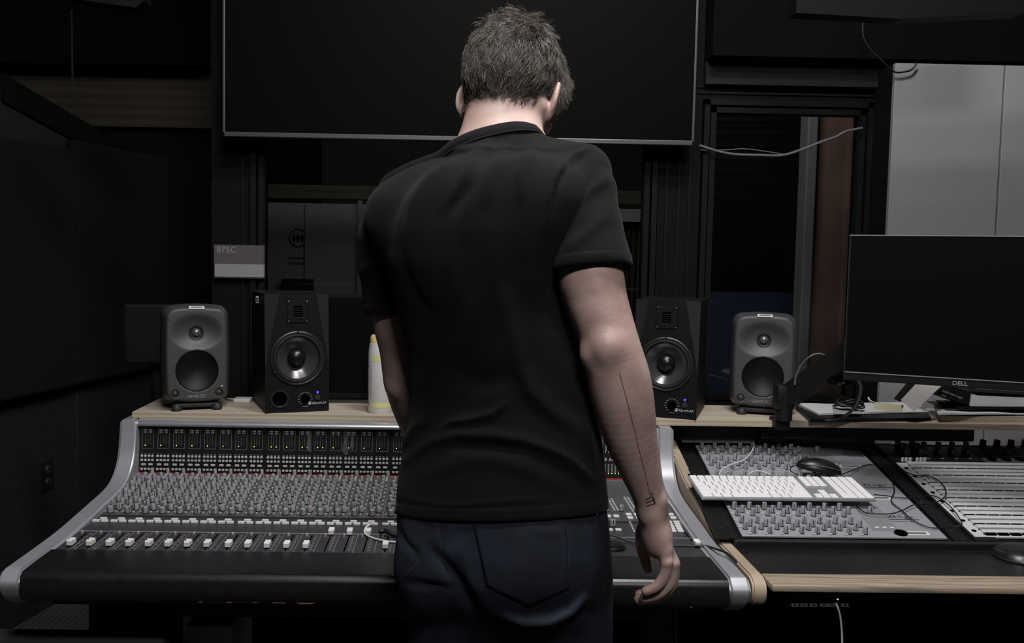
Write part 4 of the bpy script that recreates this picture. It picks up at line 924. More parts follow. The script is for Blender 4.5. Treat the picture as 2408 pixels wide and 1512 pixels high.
dcable('white_cable', [(1611, 1032, .014), (1624, 1028, .018), (1634, 1033, .014), (1639, 1043, .004)], .0019, 'cable_white', 'short white cable end at the back left corner of the rack')
dcable('white_cable', [(1758, 1116, .022), (1772, 1109, .026), (1790, 1108, .026), (1812, 1116, .022)], .0017, 'cable_white', 'white cable loop peeping over the back edge of the keyboard')
# pad at far right of the desk
p = atZ(2405, 1310, ze)
t = thing('black_dome_pad', 'black low dome lying on the desk surface at the far right', 'pad', (p.x, p.y, ze))
b = MB(); b.lathe([(.060, 0), (.062, .004), (.058, .012), (.045, .020), (.02, .0245), (.0001, .025)], (p.x, p.y, ze), n=40); b.build('dome', 'vinyl_black', t, smooth=50)
b = MB(); b.lathe([(.0625, .0), (.0635, .002), (.0625, .004), (.0615, .004)], (p.x, p.y, ze), n=40); b.build('rim', 'rubber', t)
# hub beneath the desk edge
hz = ze-.014
t = thing('usb_hub', 'black hub under the oak edge with plugs and green light', 'hub', (1.0, 1.9, hz))
a0, a1 = atY(1852, 1404, 1.90), atY(2000, 1432, 1.90)
b = MB(); b.rbox(a0.x, a1.x, 1.90, 1.94, a1.z, hz, .003, 'black_plastic'); b.build('casing', None, t)
for X in (1867, 1888, 1910, 1934, 1952, 1984):
    q = atY(X, 1420, 1.90); b = MB(); b.box(q.x-.007, q.x+.007, 1.893, 1.901, q.z-.003, q.z+.0028, 'print_grey'); b.box(q.x-.005, q.x+.005, 1.8925, 1.894, q.z-.001, q.z+.001, 'slot_black'); b.build('plug', None, t)
q = atY(1972, 1411, 1.895); b = MB(); b.lathe([(.0015, 0), (.0001, .001)], (q.x, 1.899, q.z), (0, -1, 0), 8); b.build('status_light', 'led_green', t)
def ycable(name, pts, Y, r, m, lab):
    b = MB(); b.tube(spline([atY(x, y, Y+(q[0] if q else 0)) for x, y, *q in pts], 6), r, 8, m); o = b.build(name, smooth=60); return tag(o, lab, 'cable')
ycable('white_cable', [(1964, 1417, .008), (1969, 1426), (1975, 1446), (1978, 1470), (1980, 1500), (1981, 1600), (1980, 1750)], 1.885, .0022, 'cable_white', 'white cable hanging from the hub beneath the oak desk edge')
# pale box on the floor under the console
a0, a1 = atY(437, 1471, 2.35), atY(545, 1471, 2.35)
b = MB(); b.rbox(a0.x, a1.x, 2.35, 2.6, 0, a0.z, .004, 'box_grey'); o = b.build('pale_box'); tag(o, 'pale grey upright box standing under the console', 'box')
# cables on the console
def fcable(name, pts, r, m, lab, n0=.006):
    P = [FF @ Vector((*onF(x, y), (q[0] if q else n0))) for x, y, *q in pts]; b = MB(); b.tube(spline(P, 6), r, 8, m); o = b.build(name, smooth=60); return tag(o, lab, 'cable')
fcable('white_cable', [(876, 1252, .022), (862, 1254, .016), (857, 1259, .010), (862, 1264, .006), (880, 1270, .004), (905, 1276, .004), (930, 1279, .004), (975, 1283, .004)], .0023, 'cable_white', 'white cable lying over the fader caps beside the left hip')
fcable('connector_cable', [(893, 1262, .010), (904, 1260, .013), (912, 1263, .012), (930, 1266, .008), (990, 1270, .006)], [.010]*2+[.011]*10+[.004]*13 if False else .0055, 'cable_black', 'black plug and cord resting on the faders next to the white cable')
fcable('black_cable', [(1395, 1272, .010), (1440, 1275, .016), (1490, 1281, .006), (1560, 1286, .004), (1620, 1288, .005), (1662, 1290, .006)], .0026, 'cable_black', 'black cable running over the console, behind the right hand, to the end cheek') 
b = MB(); b.tube(spline([FF @ Vector((*onF(1662, 1290), .006)), atZ(1690, 1293, .735), atZ(1708, 1300, .735), atZ(1722, 1312, .733), atZ(1731, 1322, .731)], 6), .0026, 8, 'cable_black'); o = b.build('cable_tail', smooth=60); tag(o, 'end of the black cable draped over the silver right end cheek', 'cable')

# ================================================================== MONITOR ON ITS ARM
ml = atY(1990, 720, 2.33); yawm = RAD(-25); mw, mh = .545, .338
mzb = atY(1982, 893, 2.33).z; mzt = atY(2000, 552, 2.33).z; mh = mzt-mzb
xm0 = atY(1991, 720, 2.33).x
FMn = Matrix.Translation((xm0, 2.33, mzb)) @ Matrix.Rotation(yawm, 4, 'Z')
t = thing('computer_monitor', 'black widescreen computer monitor held by an arm at the right', 'monitor', FMn.translation)
b = MB(); b.M = FMn; b.rbox(0, mw, 0, .035, 0, mh, .003, 'black_plastic'); b.build('casing', None, t)
b = MB(); b.M = FMn; b.box(.004, mw-.004, -.0012, 0, .0225, mh-.003, 'monitor_screen'); b.build('screen', None, t)
b = MB(); b.M = FMn; b.box(0, mw, -.002, .004, mh-.0022, mh, 'monitor_edge'); b.box(.003, mw, -.002, .0, .0195, .0220, 'monitor_edge'); b.box(.0, .0014, -.0018, .02, .0, mh, 'frame_grey'); b.build('edge_trim', None, t)
b = MB(); q = FMn.inverted() @ CO; d_ = FMn.inverted().to_3x3() @ ray(2258, 896); tt = -q.y/d_.y; qq = q+d_*tt
text_bm('DELL', .015, FMn @ Matrix.Translation((qq.x-.017, -.0005, .0045)) @ Matrix.Rotation(RAD(90), 4, 'X'), b, 'print_grey', .0004); b.build('lettering', None, t)
Ya = 2.58
t = thing('monitor_mount', 'black jointed monitor arm clamped to the shelf edge', 'monitor arm', (atY(1841, 1000, Ya).x, Ya, SZ0))
c = atY(1841, 1000, Ya); zt_ = atY(1841, 905, Ya).z; cx_ = c.x
b = MB(); b.rbox(cx_-.021, cx_+.021, Ya-.001, Ya+.055, SZ0-.004, SZ1+.010, .003, 'black_plastic'); b.build('clamp', None, t)
b = MB(); b.M = Matrix.Translation((0, 0, 0)); b.cyl((cx_, Ya, SZ1+.008), (cx_, Ya, SZ1+.045), .024, mt='black_plastic', n=28); b.rbox(cx_-.026, cx_+.024, Ya-.024, Ya+.024, SZ1+.040, zt_, .006, 'black_plastic'); b.cyl((cx_, Ya, SZ1+.045), (cx_, Ya, SZ1+.047), .0245, mt='frame_grey', n=28); b.build('post', None, t, smooth=40)
pa = Vector((cx_+.008, Ya-.0, atY(1850, 935, Ya).z)); pb = atY(2010, 822, 2.40); dd = pb-pa; up = Vector((0, 0, 1)); sd = dd.cross(up).normalized(); up = sd.cross(dd).normalized()
h2 = .029
b = MB(); b.prism([pa+up*h2-sd*.02, pa+up*h2+sd*.02, pa-up*h2+sd*.02, pa-up*h2-sd*.02], dd, 'black_plastic'); b.build('upper_arm', None, t)
b = MB(); b.cyl(pb-sd*.024, pb+sd*.024, .030, mt='black_plastic', n=24); b.rbox(pb.x-.01, pb.x+.20, pb.y-.01, pb.y+.03, pb.z-.045, pb.z+.03, .006, 'black_plastic'); b.build('wrist_joint', None, t, smooth=40)
q0 = atY(1978, 901, 2.45); b = MB(); b.M = Matrix.Translation(q0) @ Matrix.Rotation(RAD(-14), 4, 'Y'); b.box(-.009, .009, -.001, 0, -.003, .003, 'note_yellow'); b.box(-.007, .007, -.0015, 0, -.0012, .0012, 'black_plastic'); b.M = Matrix.Identity(4); b.box(q0.x-.025, q0.x+.03, q0.y, q0.y+.03, q0.z-.004, pb.z-.02, 'black_plastic'); b.build('caution_label', None, t)
ycable('arm_cable', [(1869, 905, .03), (1872, 885, .03), (1885, 858, .02), (1905, 838), (1925, 832), (1950, 838)], 2.50, .0026, 'cable_grey', 'thin grey cable arching behind the monitor arm')
b = MB(); b.tube(spline([atY(2014, 888, 2.36), atY(2024, 905, 2.38), atY(2022, 930, 2.42), atY(2012, 955, 2.48), atY(1990, 976, 2.545), atZ(1965, 985, SZ1+.02), atZ(1940, 987, SZ1+.016)], 6), .0042, 8, 'cable_grey'); o = b.build('monitor_cable', smooth=60); tag(o, 'thick grey cable curving down from the monitor to the shelf', 'cable')
# ------------------------------------------------------------------ papers on the right shelf
def slab(name, px4, z0, z1, m, lab, cat, wav=.0, nx=18, parts=None, layers=1):
    """thick sheet whose corners (fl, fr, br, bl) are seen at px4 on height z1"""
    c = [atZ(x, y, z1) for x, y in px4]; b = MB(); vs = []; ny = 5
    for L in (z0, z1):
        for j in range(ny+1):
            for i in range(nx+1):
                u, v = i/nx, j/ny; p = (c[0]*(1-u)+c[1]*u)*(1-v)+(c[3]*(1-u)+c[2]*u)*v
                dz = wav*math.sin(u*5.1+v*2)*.5+wav*.4*math.sin(u*11+1) if L == z1 else 0
                vs.append((p.x, p.y, L+dz))
    n = (nx+1)*(ny+1); id_ = lambda L, i, j: L*n+j*(nx+1)+i; fs = []
    for j in range(ny):
        for i in range(nx): fs.append((id_(1, i, j), id_(1, i+1, j), id_(1, i+1, j+1), id_(1, i, j+1))); fs.append((id_(0, i, j), id_(0, i, j+1), id_(0, i+1, j+1), id_(0, i+1, j)))
    for i in range(nx): fs.append((id_(0, i, 0), id_(0, i+1, 0), id_(1, i+1, 0), id_(1, i, 0))); fs.append((id_(0, i+1, ny), id_(0, i, ny), id_(1, i, ny), id_(1, i+1, ny)))
    for j in range(ny): fs.append((id_(0, 0, j+1), id_(0, 0, j), id_(1, 0, j), id_(1, 0, j+1))); fs.append((id_(0, nx, j), id_(0, nx, j+1), id_(1, nx, j+1), id_(1, nx, j)))
    b.add(vs, fs, m); o = b.build(name, smooth=40)
    if lab: tag(o, lab, cat)
    return o
z = SZ1
slab('black_binder', [(1905, 986), (2190, 982), (2170, 958), (1870, 955)], z+.001, z+.010, 'black_plastic', 'flat black binder lying under loose papers on the right shelf', 'binder')
slab('loose_papers', [(1925, 974), (2185, 966), (2150, 944), (1872, 950)], z+.0115, z+.0150, 'paper', 'loose white papers spread over the flat black binder', 'papers', .004)
slab('folded_paper', [(1960, 974), (2035, 972), (2010, 960), (1958, 958)], z+.018, z+.019, 'paper_grey', 'small grey folded paper beside the cable coil', 'paper', .002)
slab('paper_pile', [(2212, 978), (2425, 980), (2440, 958), (2238, 960)], z+.0005, z+.018, 'ply_edge', 'thick yellowed paper pile on the right end of the shelf', 'papers', .0, nx=10)
slab('magazine', [(2206, 974), (2420, 972), (2440, 950), (2195, 956)], z+.023, z+.0255, 'paper', 'crumpled white magazine on top of the yellowed paper pile', 'magazine', .004)
slab('dark_folder', [(2225, 962), (2430, 960), (2430, 938), (2180, 943)], z+.030, z+.033, 'frame_grey', 'dark grey folder lying under the ring binder', 'folder')
# ring binder with lettering
t = thing('ring_binder', 'black ring binder with white pages, lying open-edged on the dark folder', 'binder', atZ(2330, 950, z+.06))
Yb_ = 2.66
q0, q1, q2, q3 = atY(2222, 905, Yb_), atY(2283, 920, Yb_), atY(2278, 954, Yb_), atY(2196, 925, Yb_)
b = MB(); b.prism([q0, q1, q2, q3], (0, .12, 0), 'black_plastic'); b.build('spine', None, t)
b = MB(); v = (q1-q0).normalized(); w2 = Vector((0, 0, 1)); Ms = frame(atY(2216, 921, Yb_-.001), v-Vector((0, 0, .12)), Vector((.2, 0, 1))); text_bm('Solid State Logic', .0095, Ms, b, 'print_grey', .0003); text_bm('AWS', .007, Ms @ Matrix.Translation((0, -.012, 0)), b, 'print_grey', .0003); b.build('lettering', None, t)
a0, a1 = atY(2283, 938, Yb_), atY(2440, 952, Yb_)
vs = []; b = MB(); P = []
for X, Y in ((2283, 955), (2265, 945), (2268, 930), (2280, 924), (2300, 930), (2340, 932), (2400, 934), (2470, 935), (2470, 955), (2380, 956)): P.append(atY(X, Y, Yb_+.005))
b.prism(P, (0, .11, 0), 'paper'); b.build('pages', None, t)
b = MB(); P = [atY(X, Y, Yb_) for X, Y in ((2250, 956), (2256, 962), (2480, 964), (2480, 957))]; b.prism(P, (0, .12, 0), 'black_plastic'); b.build('lower_cover', None, t)
b = MB(); P = [atY(X, Y, Yb_) for X, Y in ((2225, 905), (2290, 921), (2480, 933), (2480, 926), (2300, 915), (2228, 900))]; b.prism(P, (0, .12, 0), 'frame_grey'); b.build('upper_cover', None, t)
# leaning cards
def card(name, pts, Y, m, lab, lean=0., th=.002):
    P = [atY(x, y, Y+(960-y)*lean) for x, y in pts]; b = MB(); b.prism(P, (0, th, 0), m); o = b.build(name); tag(o, lab, 'card'); return o
card('cream_card', [(2119, 941), (2150, 968), (2216, 905), (2210, 900), (2160, 897)], 2.60, 'card_cream', 'blank cream card leaning in front of the ring binder', .0006)
o = card('black_card', [(2102, 938), (2118, 945), (2160, 905), (2166, 890), (2142, 890)], 2.63, 'black_plastic', 'black card with a white edge leaning behind the cream card', .0006)
card('yellow_note', [(2055, 962), (2122, 969), (2125, 953), (2058, 947)], 2.62, 'note_yellow', 'curled pale yellow sticky note among the papers', .0004)
b = MB(); P = [atY(2042, 935, 2.66), atY(2046, 942, 2.65), atY(2060, 948, 2.65), atY(2090, 949, 2.65)]; b.tube(spline(P, 4), .0028, 6, 'paper'); o = b.build('curled_paper_strip', smooth=60); tag(o, 'curled white paper strip behind the yellow note', 'paper')
# coil of cable with adapter
t = thing('cable_coil', 'coiled black cable around a small adapter on the papers', 'cable coil', atZ(2006, 962, z+.022))
cc = atZ(2006, 958, z+.030)
for k in range(5):
    b = MB(); rr = .045-.003*k; b.tube([(cc.x+rr*math.cos(a), cc.y+.03+rr*.62*math.sin(a), z+.030+k*.0042+.004*math.sin(a*2+k)) for a in [2*math.pi*j/32 for j in range(33)]], .0026, 6, 'cable_black'); b.build('cable_turn', None, t, smooth=60)
b = MB(); b.rbox(cc.x-.028, cc.x+.026, cc.y+.018, cc.y+.042, z+.026, z+.044, .004, 'black_plastic'); b.build('adapter', None, t)
# ================================================================== THE PERSON
SK = 1/F_PX
def pp(x, y, Y): p = atY(x, y, Y); return (p.x, p.y, p.z)
def R(rpx, Y): return rpx*Y*SK
def chainpx(L): return [pp(x, y, Y) for x, y, Y, r in L], [R(r, Y) for x, y, Y, r in L]
YAW = RAD(-25)                                          # facing away and a little to the right
per_ = thing('person', 'person in black t-shirt and dark jeans standing at the console, seen from behind', 'person', (atY(1180, 1000, 1.56).x, 1.6, 0))
def loft(P, st, exp_=2.06, k=0.):
    """rows: (py, left px, right px, Y centre, half depth); elliptical sections turned with the body"""
    rows = []
    for py, l, r, Yc, dp in st:
        a = atY(l, py, Yc); c = atY(r, py, Yc); rows.append(((a.z+c.z)/2, (a.x+c.x)/2, Yc, (c.x-a.x)/2, dp))
    rows.sort(); A = np.array(rows); z = P[:, 2]
    # smooth interpolation (cubic through samples)
    zz = np.linspace(A[0, 0], A[-1, 0], 400); Ip = []
    for c in range(1, 5):
        g = np.interp(zz, A[:, 0], A[:, c]); kk = np.hanning(33); kk /= kk.sum(); gp = np.pad(g, 16, mode='edge'); Ip.append(np.convolve(gp, kk, 'valid'))
    cx, cy, w, dp = [np.interp(z, zz, g) for g in Ip]
    ca, sa = math.cos(YAW), math.sin(YAW)
    x = P[:, 0]-cx; y = P[:, 1]-cy; lx = x*ca+y*sa; ly = -x*sa+y*ca
    a = np.sqrt(np.maximum(w**2-(dp*sa)**2, .25*w**2))/ca
    q = (np.abs(lx/a)**exp_+np.abs(ly/dp)**exp_)**(1/exp_); d = (q-1)*np.minimum(a, dp)
    dz = np.maximum(A[0, 0]-z, z-A[-1, 0]); return np.maximum(d, dz)
TORSO = [(372, 1085, 1300, 1.585, .080), (400, 1000, 1375, 1.575, .100), (430, 960, 1395, 1.57, .112), (470, 925, 1400, 1.565, .120), (540, 905, 1362, 1.56, .124), (620, 908, 1322, 1.56, .122), (700, 925, 1322, 1.56, .118), (770, 940, 1344, 1.56, .112), (850, 960, 1370, 1.56, .105), (940, 962, 1391, 1.56, .105), (1000, 955, 1405, 1.56, .112), (1060, 944, 1412, 1.56, .120), (1150, 930, 1420, 1.56, .128), (1250, 926, 1424, 1.56, .130)]
RARM = [(1372, 440, 1.525, 44), (1382, 540, 1.50, 66), (1388, 640, 1.47, 77), (1401, 700, 1.46, 73), (1424, 770, 1.45, 68), (1441, 830, 1.445, 69), (1455, 890, 1.45, 74), (1467, 950, 1.455, 72), (1484, 1030, 1.465, 62), (1505, 1100, 1.475, 50), (1522, 1155, 1.48, 40), (1532, 1198, 1.485, 35)]
LARM = [(962, 530, 1.655, 44), (937, 620, 1.68, 56), (938, 740, 1.69, 62), (950, 820, 1.70, 58), (962, 890, 1.71, 60), (980, 960, 1.75, 56), (1005, 1030, 1.81, 46), (1045, 1090, 1.88, 34), (1062, 1115, 1.90, 31)]
neck_b, neck_t = pp(1172, 350, 1.60), pp(1188, 215, 1.668)
HC = np.array(pp(1203, 197, 1.672))                     # centre of the skull
HR = Matrix.Rotation(RAD(-22), 3, 'Z') @ Matrix.Rotation(RAD(-30), 3, 'X') @ Matrix.Rotation(RAD(2), 3, 'Y'); HRn = np.array(HR)
def hl(x, y, z): return tuple(HC+HRn@np.array([x, y, z]))   # head-local: x right, y forward, z up
def resample(pts, rs, n=5):
    Q4 = [Vector((*p, r)) for p, r in zip(pts, rs)]; out = []
    for i in range(len(Q4)-1):
        a = Q4[max(i-1, 0)]; b_ = Q4[i]; c = Q4[i+1]; d = Q4[min(i+2, len(Q4)-1)]
        for k in range(n): t = k/n; out.append(.5*((2*b_)+(c-a)*t+(2*a-5*b_+4*c-d)*t*t+(3*b_-3*c+d-a)*t**3))
    out.append(Q4[-1]); return [tuple(v[:3]) for v in out], [v[3] for v in out]
def finger(L): return resample(*chainpx(L), 3)
FING = [  # right hand: little, ring, middle, index
    [(1562, 1292, 1.470, 15), (1567, 1322, 1.466, 14.5), (1562, 1354, 1.468, 14), (1545, 1378, 1.470, 13), (1519, 1390, 1.474, 12)],
    [(1566, 1296, 1.484, 15), (1579, 1326, 1.482, 15), (1577, 1366, 1.484, 14.5), (1549, 1396, 1.486, 13.5), (1516, 1406, 1.488, 12.5)],
    [(1567, 1296, 1.500, 15), (1583, 1326, 1.500, 15), (1579, 1374, 1.502, 14.5), (1547, 1403, 1.504, 14), (1503, 1409, 1.505, 13)],
    [(1563, 1292, 1.516, 15), (1582, 1320, 1.518, 15), (1571, 1366, 1.522, 13.5), (1538, 1392, 1.524, 12.5), (1504, 1398, 1.524, 12)]]
THUMB = [(1528, 1215, 1.505, 20), (1515, 1248, 1.520, 20), (1511, 1285, 1.530, 16), (1519, 1315, 1.532, 14.5), (1524, 1338, 1.532, 12)]
def body_sdf(P):
    D = np.full(len(P), 9.); z = P[:, 2]; x = P[:, 0]
    m = (z > 1.36)&(z < 2.2)
    if m.any():
        Q = P[m]
        d = sd_ell(Q, hl(0, -.004, .012), (.0775, .098, .089), HRn)                        # skull
        d = smin(d, sd_ell(Q, hl(0, .030, -.045), (.060, .066, .070), HRn), .03)            # face block
        d = smin(d, sd_ell(Q, hl(0, .060, -.098), (.028, .022, .020), HRn), .025)           # chin
        for s in (-1, 1):
            d = smin(d, sd_seg(Q, hl(s*.062, -.002, -.055), hl(s*.030, .068, -.098), .016, .013), .02)   # jaw
            d = smin(d, sd_ell(Q, hl(s*.040, .078, -.034), (.022, .016, .016), HRn), .018)  # cheekbone
            d = smax(d, -sd_ell(Q, hl(s*.031, .104, -.004), (.017, .014, .011), HRn), .010)  # eye socket
            d = smin(d, sd_ell(Q, hl(s*.031, .089, -.004), (.0125, .0115, .0115), HRn), .002)
        d = smin(d, sd_seg(Q, hl(0, .093, .006), hl(0, .113, -.036), .007, .011), .010)     # nose
        d = smin(d, sd_seg(Q, hl(-.030, .091, .014), hl(.030, .091, .014), .008, .008), .012)
        d = smin(d, sd_seg(Q, hl(-.020, .094, -.066), hl(.020, .094, -.066), .006, .006), .008)
        d = smax(d, -sd_seg(Q, hl(-.021, .103, -.066), hl(.021, .103, -.066), .0022, .0022), .003)
        d = smin(d, sd_seg(Q, neck_b, neck_t, R(84, 1.60), R(72, 1.66)), .018)
        d = smin(d, sd_seg(Q, pp(1182, 270, 1.645), hl(0, -.040, -.020), .052, .052), .03)
        for s in (-1, 1):                                                                    # ears
            Re = HRn@np.array(Matrix.Rotation(RAD(s*24), 3, 'Z'))
            e = sd_ell(Q, hl(s*.0850, .004, -.030), (.0065, .019, .033), Re)
            e = smax(e, -sd_ell(Q, hl(s*.0925, .010, -.026), (.008, .012, .020), Re), .004)
            e = smin(e, sd_ell(Q, hl(s*.079, .012, -.058), (.006, .010, .012), Re), .006)
            d = smin(d, e, .008)
        # flare of the neck and trapezius
        d = smin(d, sd_seg(Q, pp(1150, 290, 1.625), pp(1132, 362, 1.595), R(50, 1.62), R(66, 1.6)), .022); d = smin(d, sd_seg(Q, pp(1215, 290, 1.625), pp(1235, 362, 1.585), R(46, 1.62), R(62, 1.6)), .022)
        d = smin(d, sd_seg(Q, pp(1180, 372, 1.59), pp(1310, 405, 1.55), R(48, 1.57), R(38, 1.55)), .03)
        d = smin(d, sd_seg(Q, pp(1130, 385, 1.60), pp(1010, 450, 1.61), R(48, 1.6), R(38, 1.6)), .03)
        D[m] = np.minimum(D[m], d)
    m = (z > .60)&(z < 1.62)
    if m.any():
        Q = P[m]; t = loft(Q, TORSO)+.022; D[m] = smin(D[m], t, .03)
    for A, L in ((1, RARM), (0, LARM)):
        pts, rs = chainpx(L); rs = [r-(.004 if i < 2 else 0) for i, r in enumerate(rs)]
        pa = np.array(pts); m = (np.abs(x-np.clip(x, pa[:, 0].min(), pa[:, 0].max())) < .14)&(z > .7)&(z < 1.62)
        if not m.any(): continue
        Q = P[m]; d = sd_chain(Q, *resample(pts, rs))
        if A:
            d = smin(d, sd_ell(Q, pp(1430, 818, 1.412), (.016, .013, .018)), .022)           # elbow point
            d = smin(d, sd_ell(Q, pp(1392, 836, 1.440), (.014, .014, .016)), .022)
            d = smin(d, sd_ell(Q, pp(1553, 1180, 1.472), (.010, .011, .013)), .012)          # wrist bone
            # palm
            h = sd_seg(Q, pp(1535, 1205, 1.487), pp(1543, 1248, 1.490), R(35, 1.49), R(33, 1.49))
            for f in FING: h = smin(h, sd_seg(Q, pp(1535, 1215, 1.476+.011*FING.index(f)), pp(*f[0][:3]), R(24, 1.48), R(17, 1.48)), .010)
            h = smin(h, sd_ell(Q, pp(1543, 1264, 1.490), (R(34, 1.49), .030, R(50, 1.49))), .012)
            for f in FING:
                a, r = finger(f); g = sd_chain(Q, a, r)
                g = smin(g, sd_ell(Q, pp(f[1][0]+2, f[1][1], f[1][2]-.002), (.0095, .0095, .0085)), .004)   # knuckle
                h = np.where(Q[:, 2] > pp(0, 1334, 1.49)[2], smin(h, g, .007), np.minimum(h, g))
            a, r = finger(THUMB); g = sd_chain(Q, a, r)
            h = smin(h, g, .006)
            d = smin(d, h, .012)
        else:
            d = smin(d, sd_ell(Q, pp(932, 905, 1.69), (.016, .018, .020)), .018)
            w = np.array(pts[-1]); k = w+np.array([.045, .075, -.045])
            d = smin(d, sd_seg(Q, w, k, .024, .026), .015)
            for j in range(4):
                b0 = k+np.array([(j-1.5)*.019, .012, (j-1.5)*.004]); b1 = b0+np.array([.012, .036, -.012]); b2 = b1+np.array([.008, .014, -.026]); b3 = b2+np.array([0, .004, -.020+.004*abs(j-1.5)])
                g = np.minimum(np.minimum(sd_seg(Q, b0, b1, .0100, .0090), sd_seg(Q, b1, b2, .009, .0082)), sd_seg(Q, b2, b3, .0082, .0072)); d = smin(d, g, .006)
            b0 = w+np.array([.040, .020, -.020]); b1 = b0+np.array([.030, .030, -.012]); b2 = b1+np.array([.004, .028, -.016]); g = np.minimum(sd_seg(Q, b0, b1, .014, .0105), sd_seg(Q, b1, b2, .0105, .008)); d = smin(d, g, .010)
        D[m] = smin(D[m], d, .014)
    m = z < .90
    if m.any():
        Q = P[m]; d = np.full(len(Q), 9.)
        for c in LEGS: d = np.minimum(d, sd_chain(Q, c, [.060, .044, .038, .036]))
        D[m] = smin(D[m], d, .03)
    return D
hipz = atY(1180, 1380, 1.56).z
rk = pp(1330, 1512, 1.58)
LEGS = [[pp(1310, 1400, 1.575), (pp(1318, 1512, 1.58)[0]-.00, 1.585, .50), (pp(1318, 1512, 1.58)[0]-.005, 1.57, .13), (pp(1318, 1512, 1.58)[0], 1.575, .09)],
        [pp(1060, 1400, 1.60), (pp(1065, 1512, 1.63)[0], 1.63, .50), (pp(1060, 1512, 1.63)[0]-.01, 1.62, .13), (pp(1060, 1512, 1.63)[0]-.01, 1.625, .09)]]
bv, bq = surface_nets(body_sdf, (-.30, 1.30, .05), (.43, 2.12, 1.90), .0030)
bv = smooth_mesh(bv, bq, 3)
# ---- skin material
def skin_mat():
    m = bpy.data.materials.new('skin'); m.use_nodes = True; nt = m.node_tree; b = nt.nodes['Principled BSDF']
    b.inputs['Roughness'].default_value = .52; b.inputs['Subsurface Weight'].default_value = .12; b.inputs['Subsurface Radius'].default_value = (.010, .004, .002); b.inputs['Subsurface Scale'].default_value = .6
    tc = nt.nodes.new('ShaderNodeTexCoord'); n = nt.nodes.new('ShaderNodeTexNoise'); n.inputs['Scale'].default_value = 22; n.inputs['Detail'].default_value = 5
    r = nt.nodes.new('ShaderNodeValToRGB'); r.color_ramp.elements[0].position = .32; r.color_ramp.elements[1].position = .68
    r.color_ramp.elements[0].color = (.37, .245, .215, 1); r.color_ramp.elements[1].color = (.50, .36, .325, 1)
    nt.links.new(tc.outputs['Object'], n.inputs['Vector']); nt.links.new(n.outputs['Fac'], r.inputs['Fac']); nt.links.new(r.outputs['Color'], b.inputs['Base Color'])
    n2 = nt.nodes.new('ShaderNodeTexNoise'); n2.inputs['Scale'].default_value = 260; n2.inputs['Detail'].default_value = 3
    bp = nt.nodes.new('ShaderNodeBump'); bp.inputs['Strength'].default_value = .22; bp.inputs['Distance'].default_value = .0012
    nt.links.new(tc.outputs['Object'], n2.inputs['Vector']); nt.links.new(n2.outputs['Fac'], bp.inputs['Height']); nt.links.new(bp.outputs['Normal'], b.inputs['Normal'])
    MATS['skin'] = m
skin_mat()
body = np_obj('body', bv, bq, 'skin', per_)
bvh_body = BVHTree.FromPolygons(bv.tolist(), bq.tolist())
mat('ink', (.045, .035, .035), .7); mat('shirt_cloth', (.0058, .0051, .0070), .9, noise=.25, nscale=900, bump=.15, bscale=1500, spec=.15, sheen=.03)
mat('hair_brown', (.085, .070, .058), .38, spec=.7); mat('hair_light', (.15, .13, .115), .42, spec=.5); mat('hair_dark', (.030, .024, .020), .5)
def snap(bvh, x, y, off=.0004):
    r = ray(x, y).normalized(); h = bvh.ray_cast(CO, r)
    return (h[0]+h[1]*off if h[0] else None), h[1]
def ribbon(bvh, pts, w, off=.0005, n=6):
    P = [Vector((pts[i][0]+(pts[i+1][0]-pts[i][0])*k/12, pts[i][1]+(pts[i+1][1]-pts[i][1])*k/12, 0)) for i in range(len(pts)-1) for k in range(12)]+[Vector((*pts[-1], 0))]; vs = []; N = []
    S = [snap(bvh, p.x, p.y, off) for p in P]; S = [s for s in S if s[0] is not None]
    for i, (p, nn) in enumerate(S):
        t = (S[min(i+1, len(S)-1)][0]-S[max(i-1, 0)][0]).normalized(); sd_ = t.cross(nn).normalized()
        vs += [p-sd_*w/2, p+sd_*w/2]
    return vs, [(2*i, 2*i+2, 2*i+3, 2*i+1) for i in range(len(S)-1)]
b = MB()
for pts, w in (([(1456, 876), (1468, 918), (1481, 968), (1494, 1020), (1506, 1070), (1519, 1120), (1528, 1160), (1530, 1168)], .0008), ([(1519, 1174), (1534, 1168)], .0016), ([(1519, 1182), (1536, 1176)], .0016), ([(1521, 1190), (1539, 1184)], .0016),
               ([(1532, 1158), (1535, 1172), (1540, 1186)], .0014), ([(1526, 1162), (1536, 1159)], .0008), ([(1537, 1169), (1541, 1185)], .0012)):
    vs, fs = ribbon(bvh_body, pts, w); b.add(vs, fs)
o = b.build('tattoo', 'ink', per_); o['label'] = 'thin black line tattoo down the right forearm'

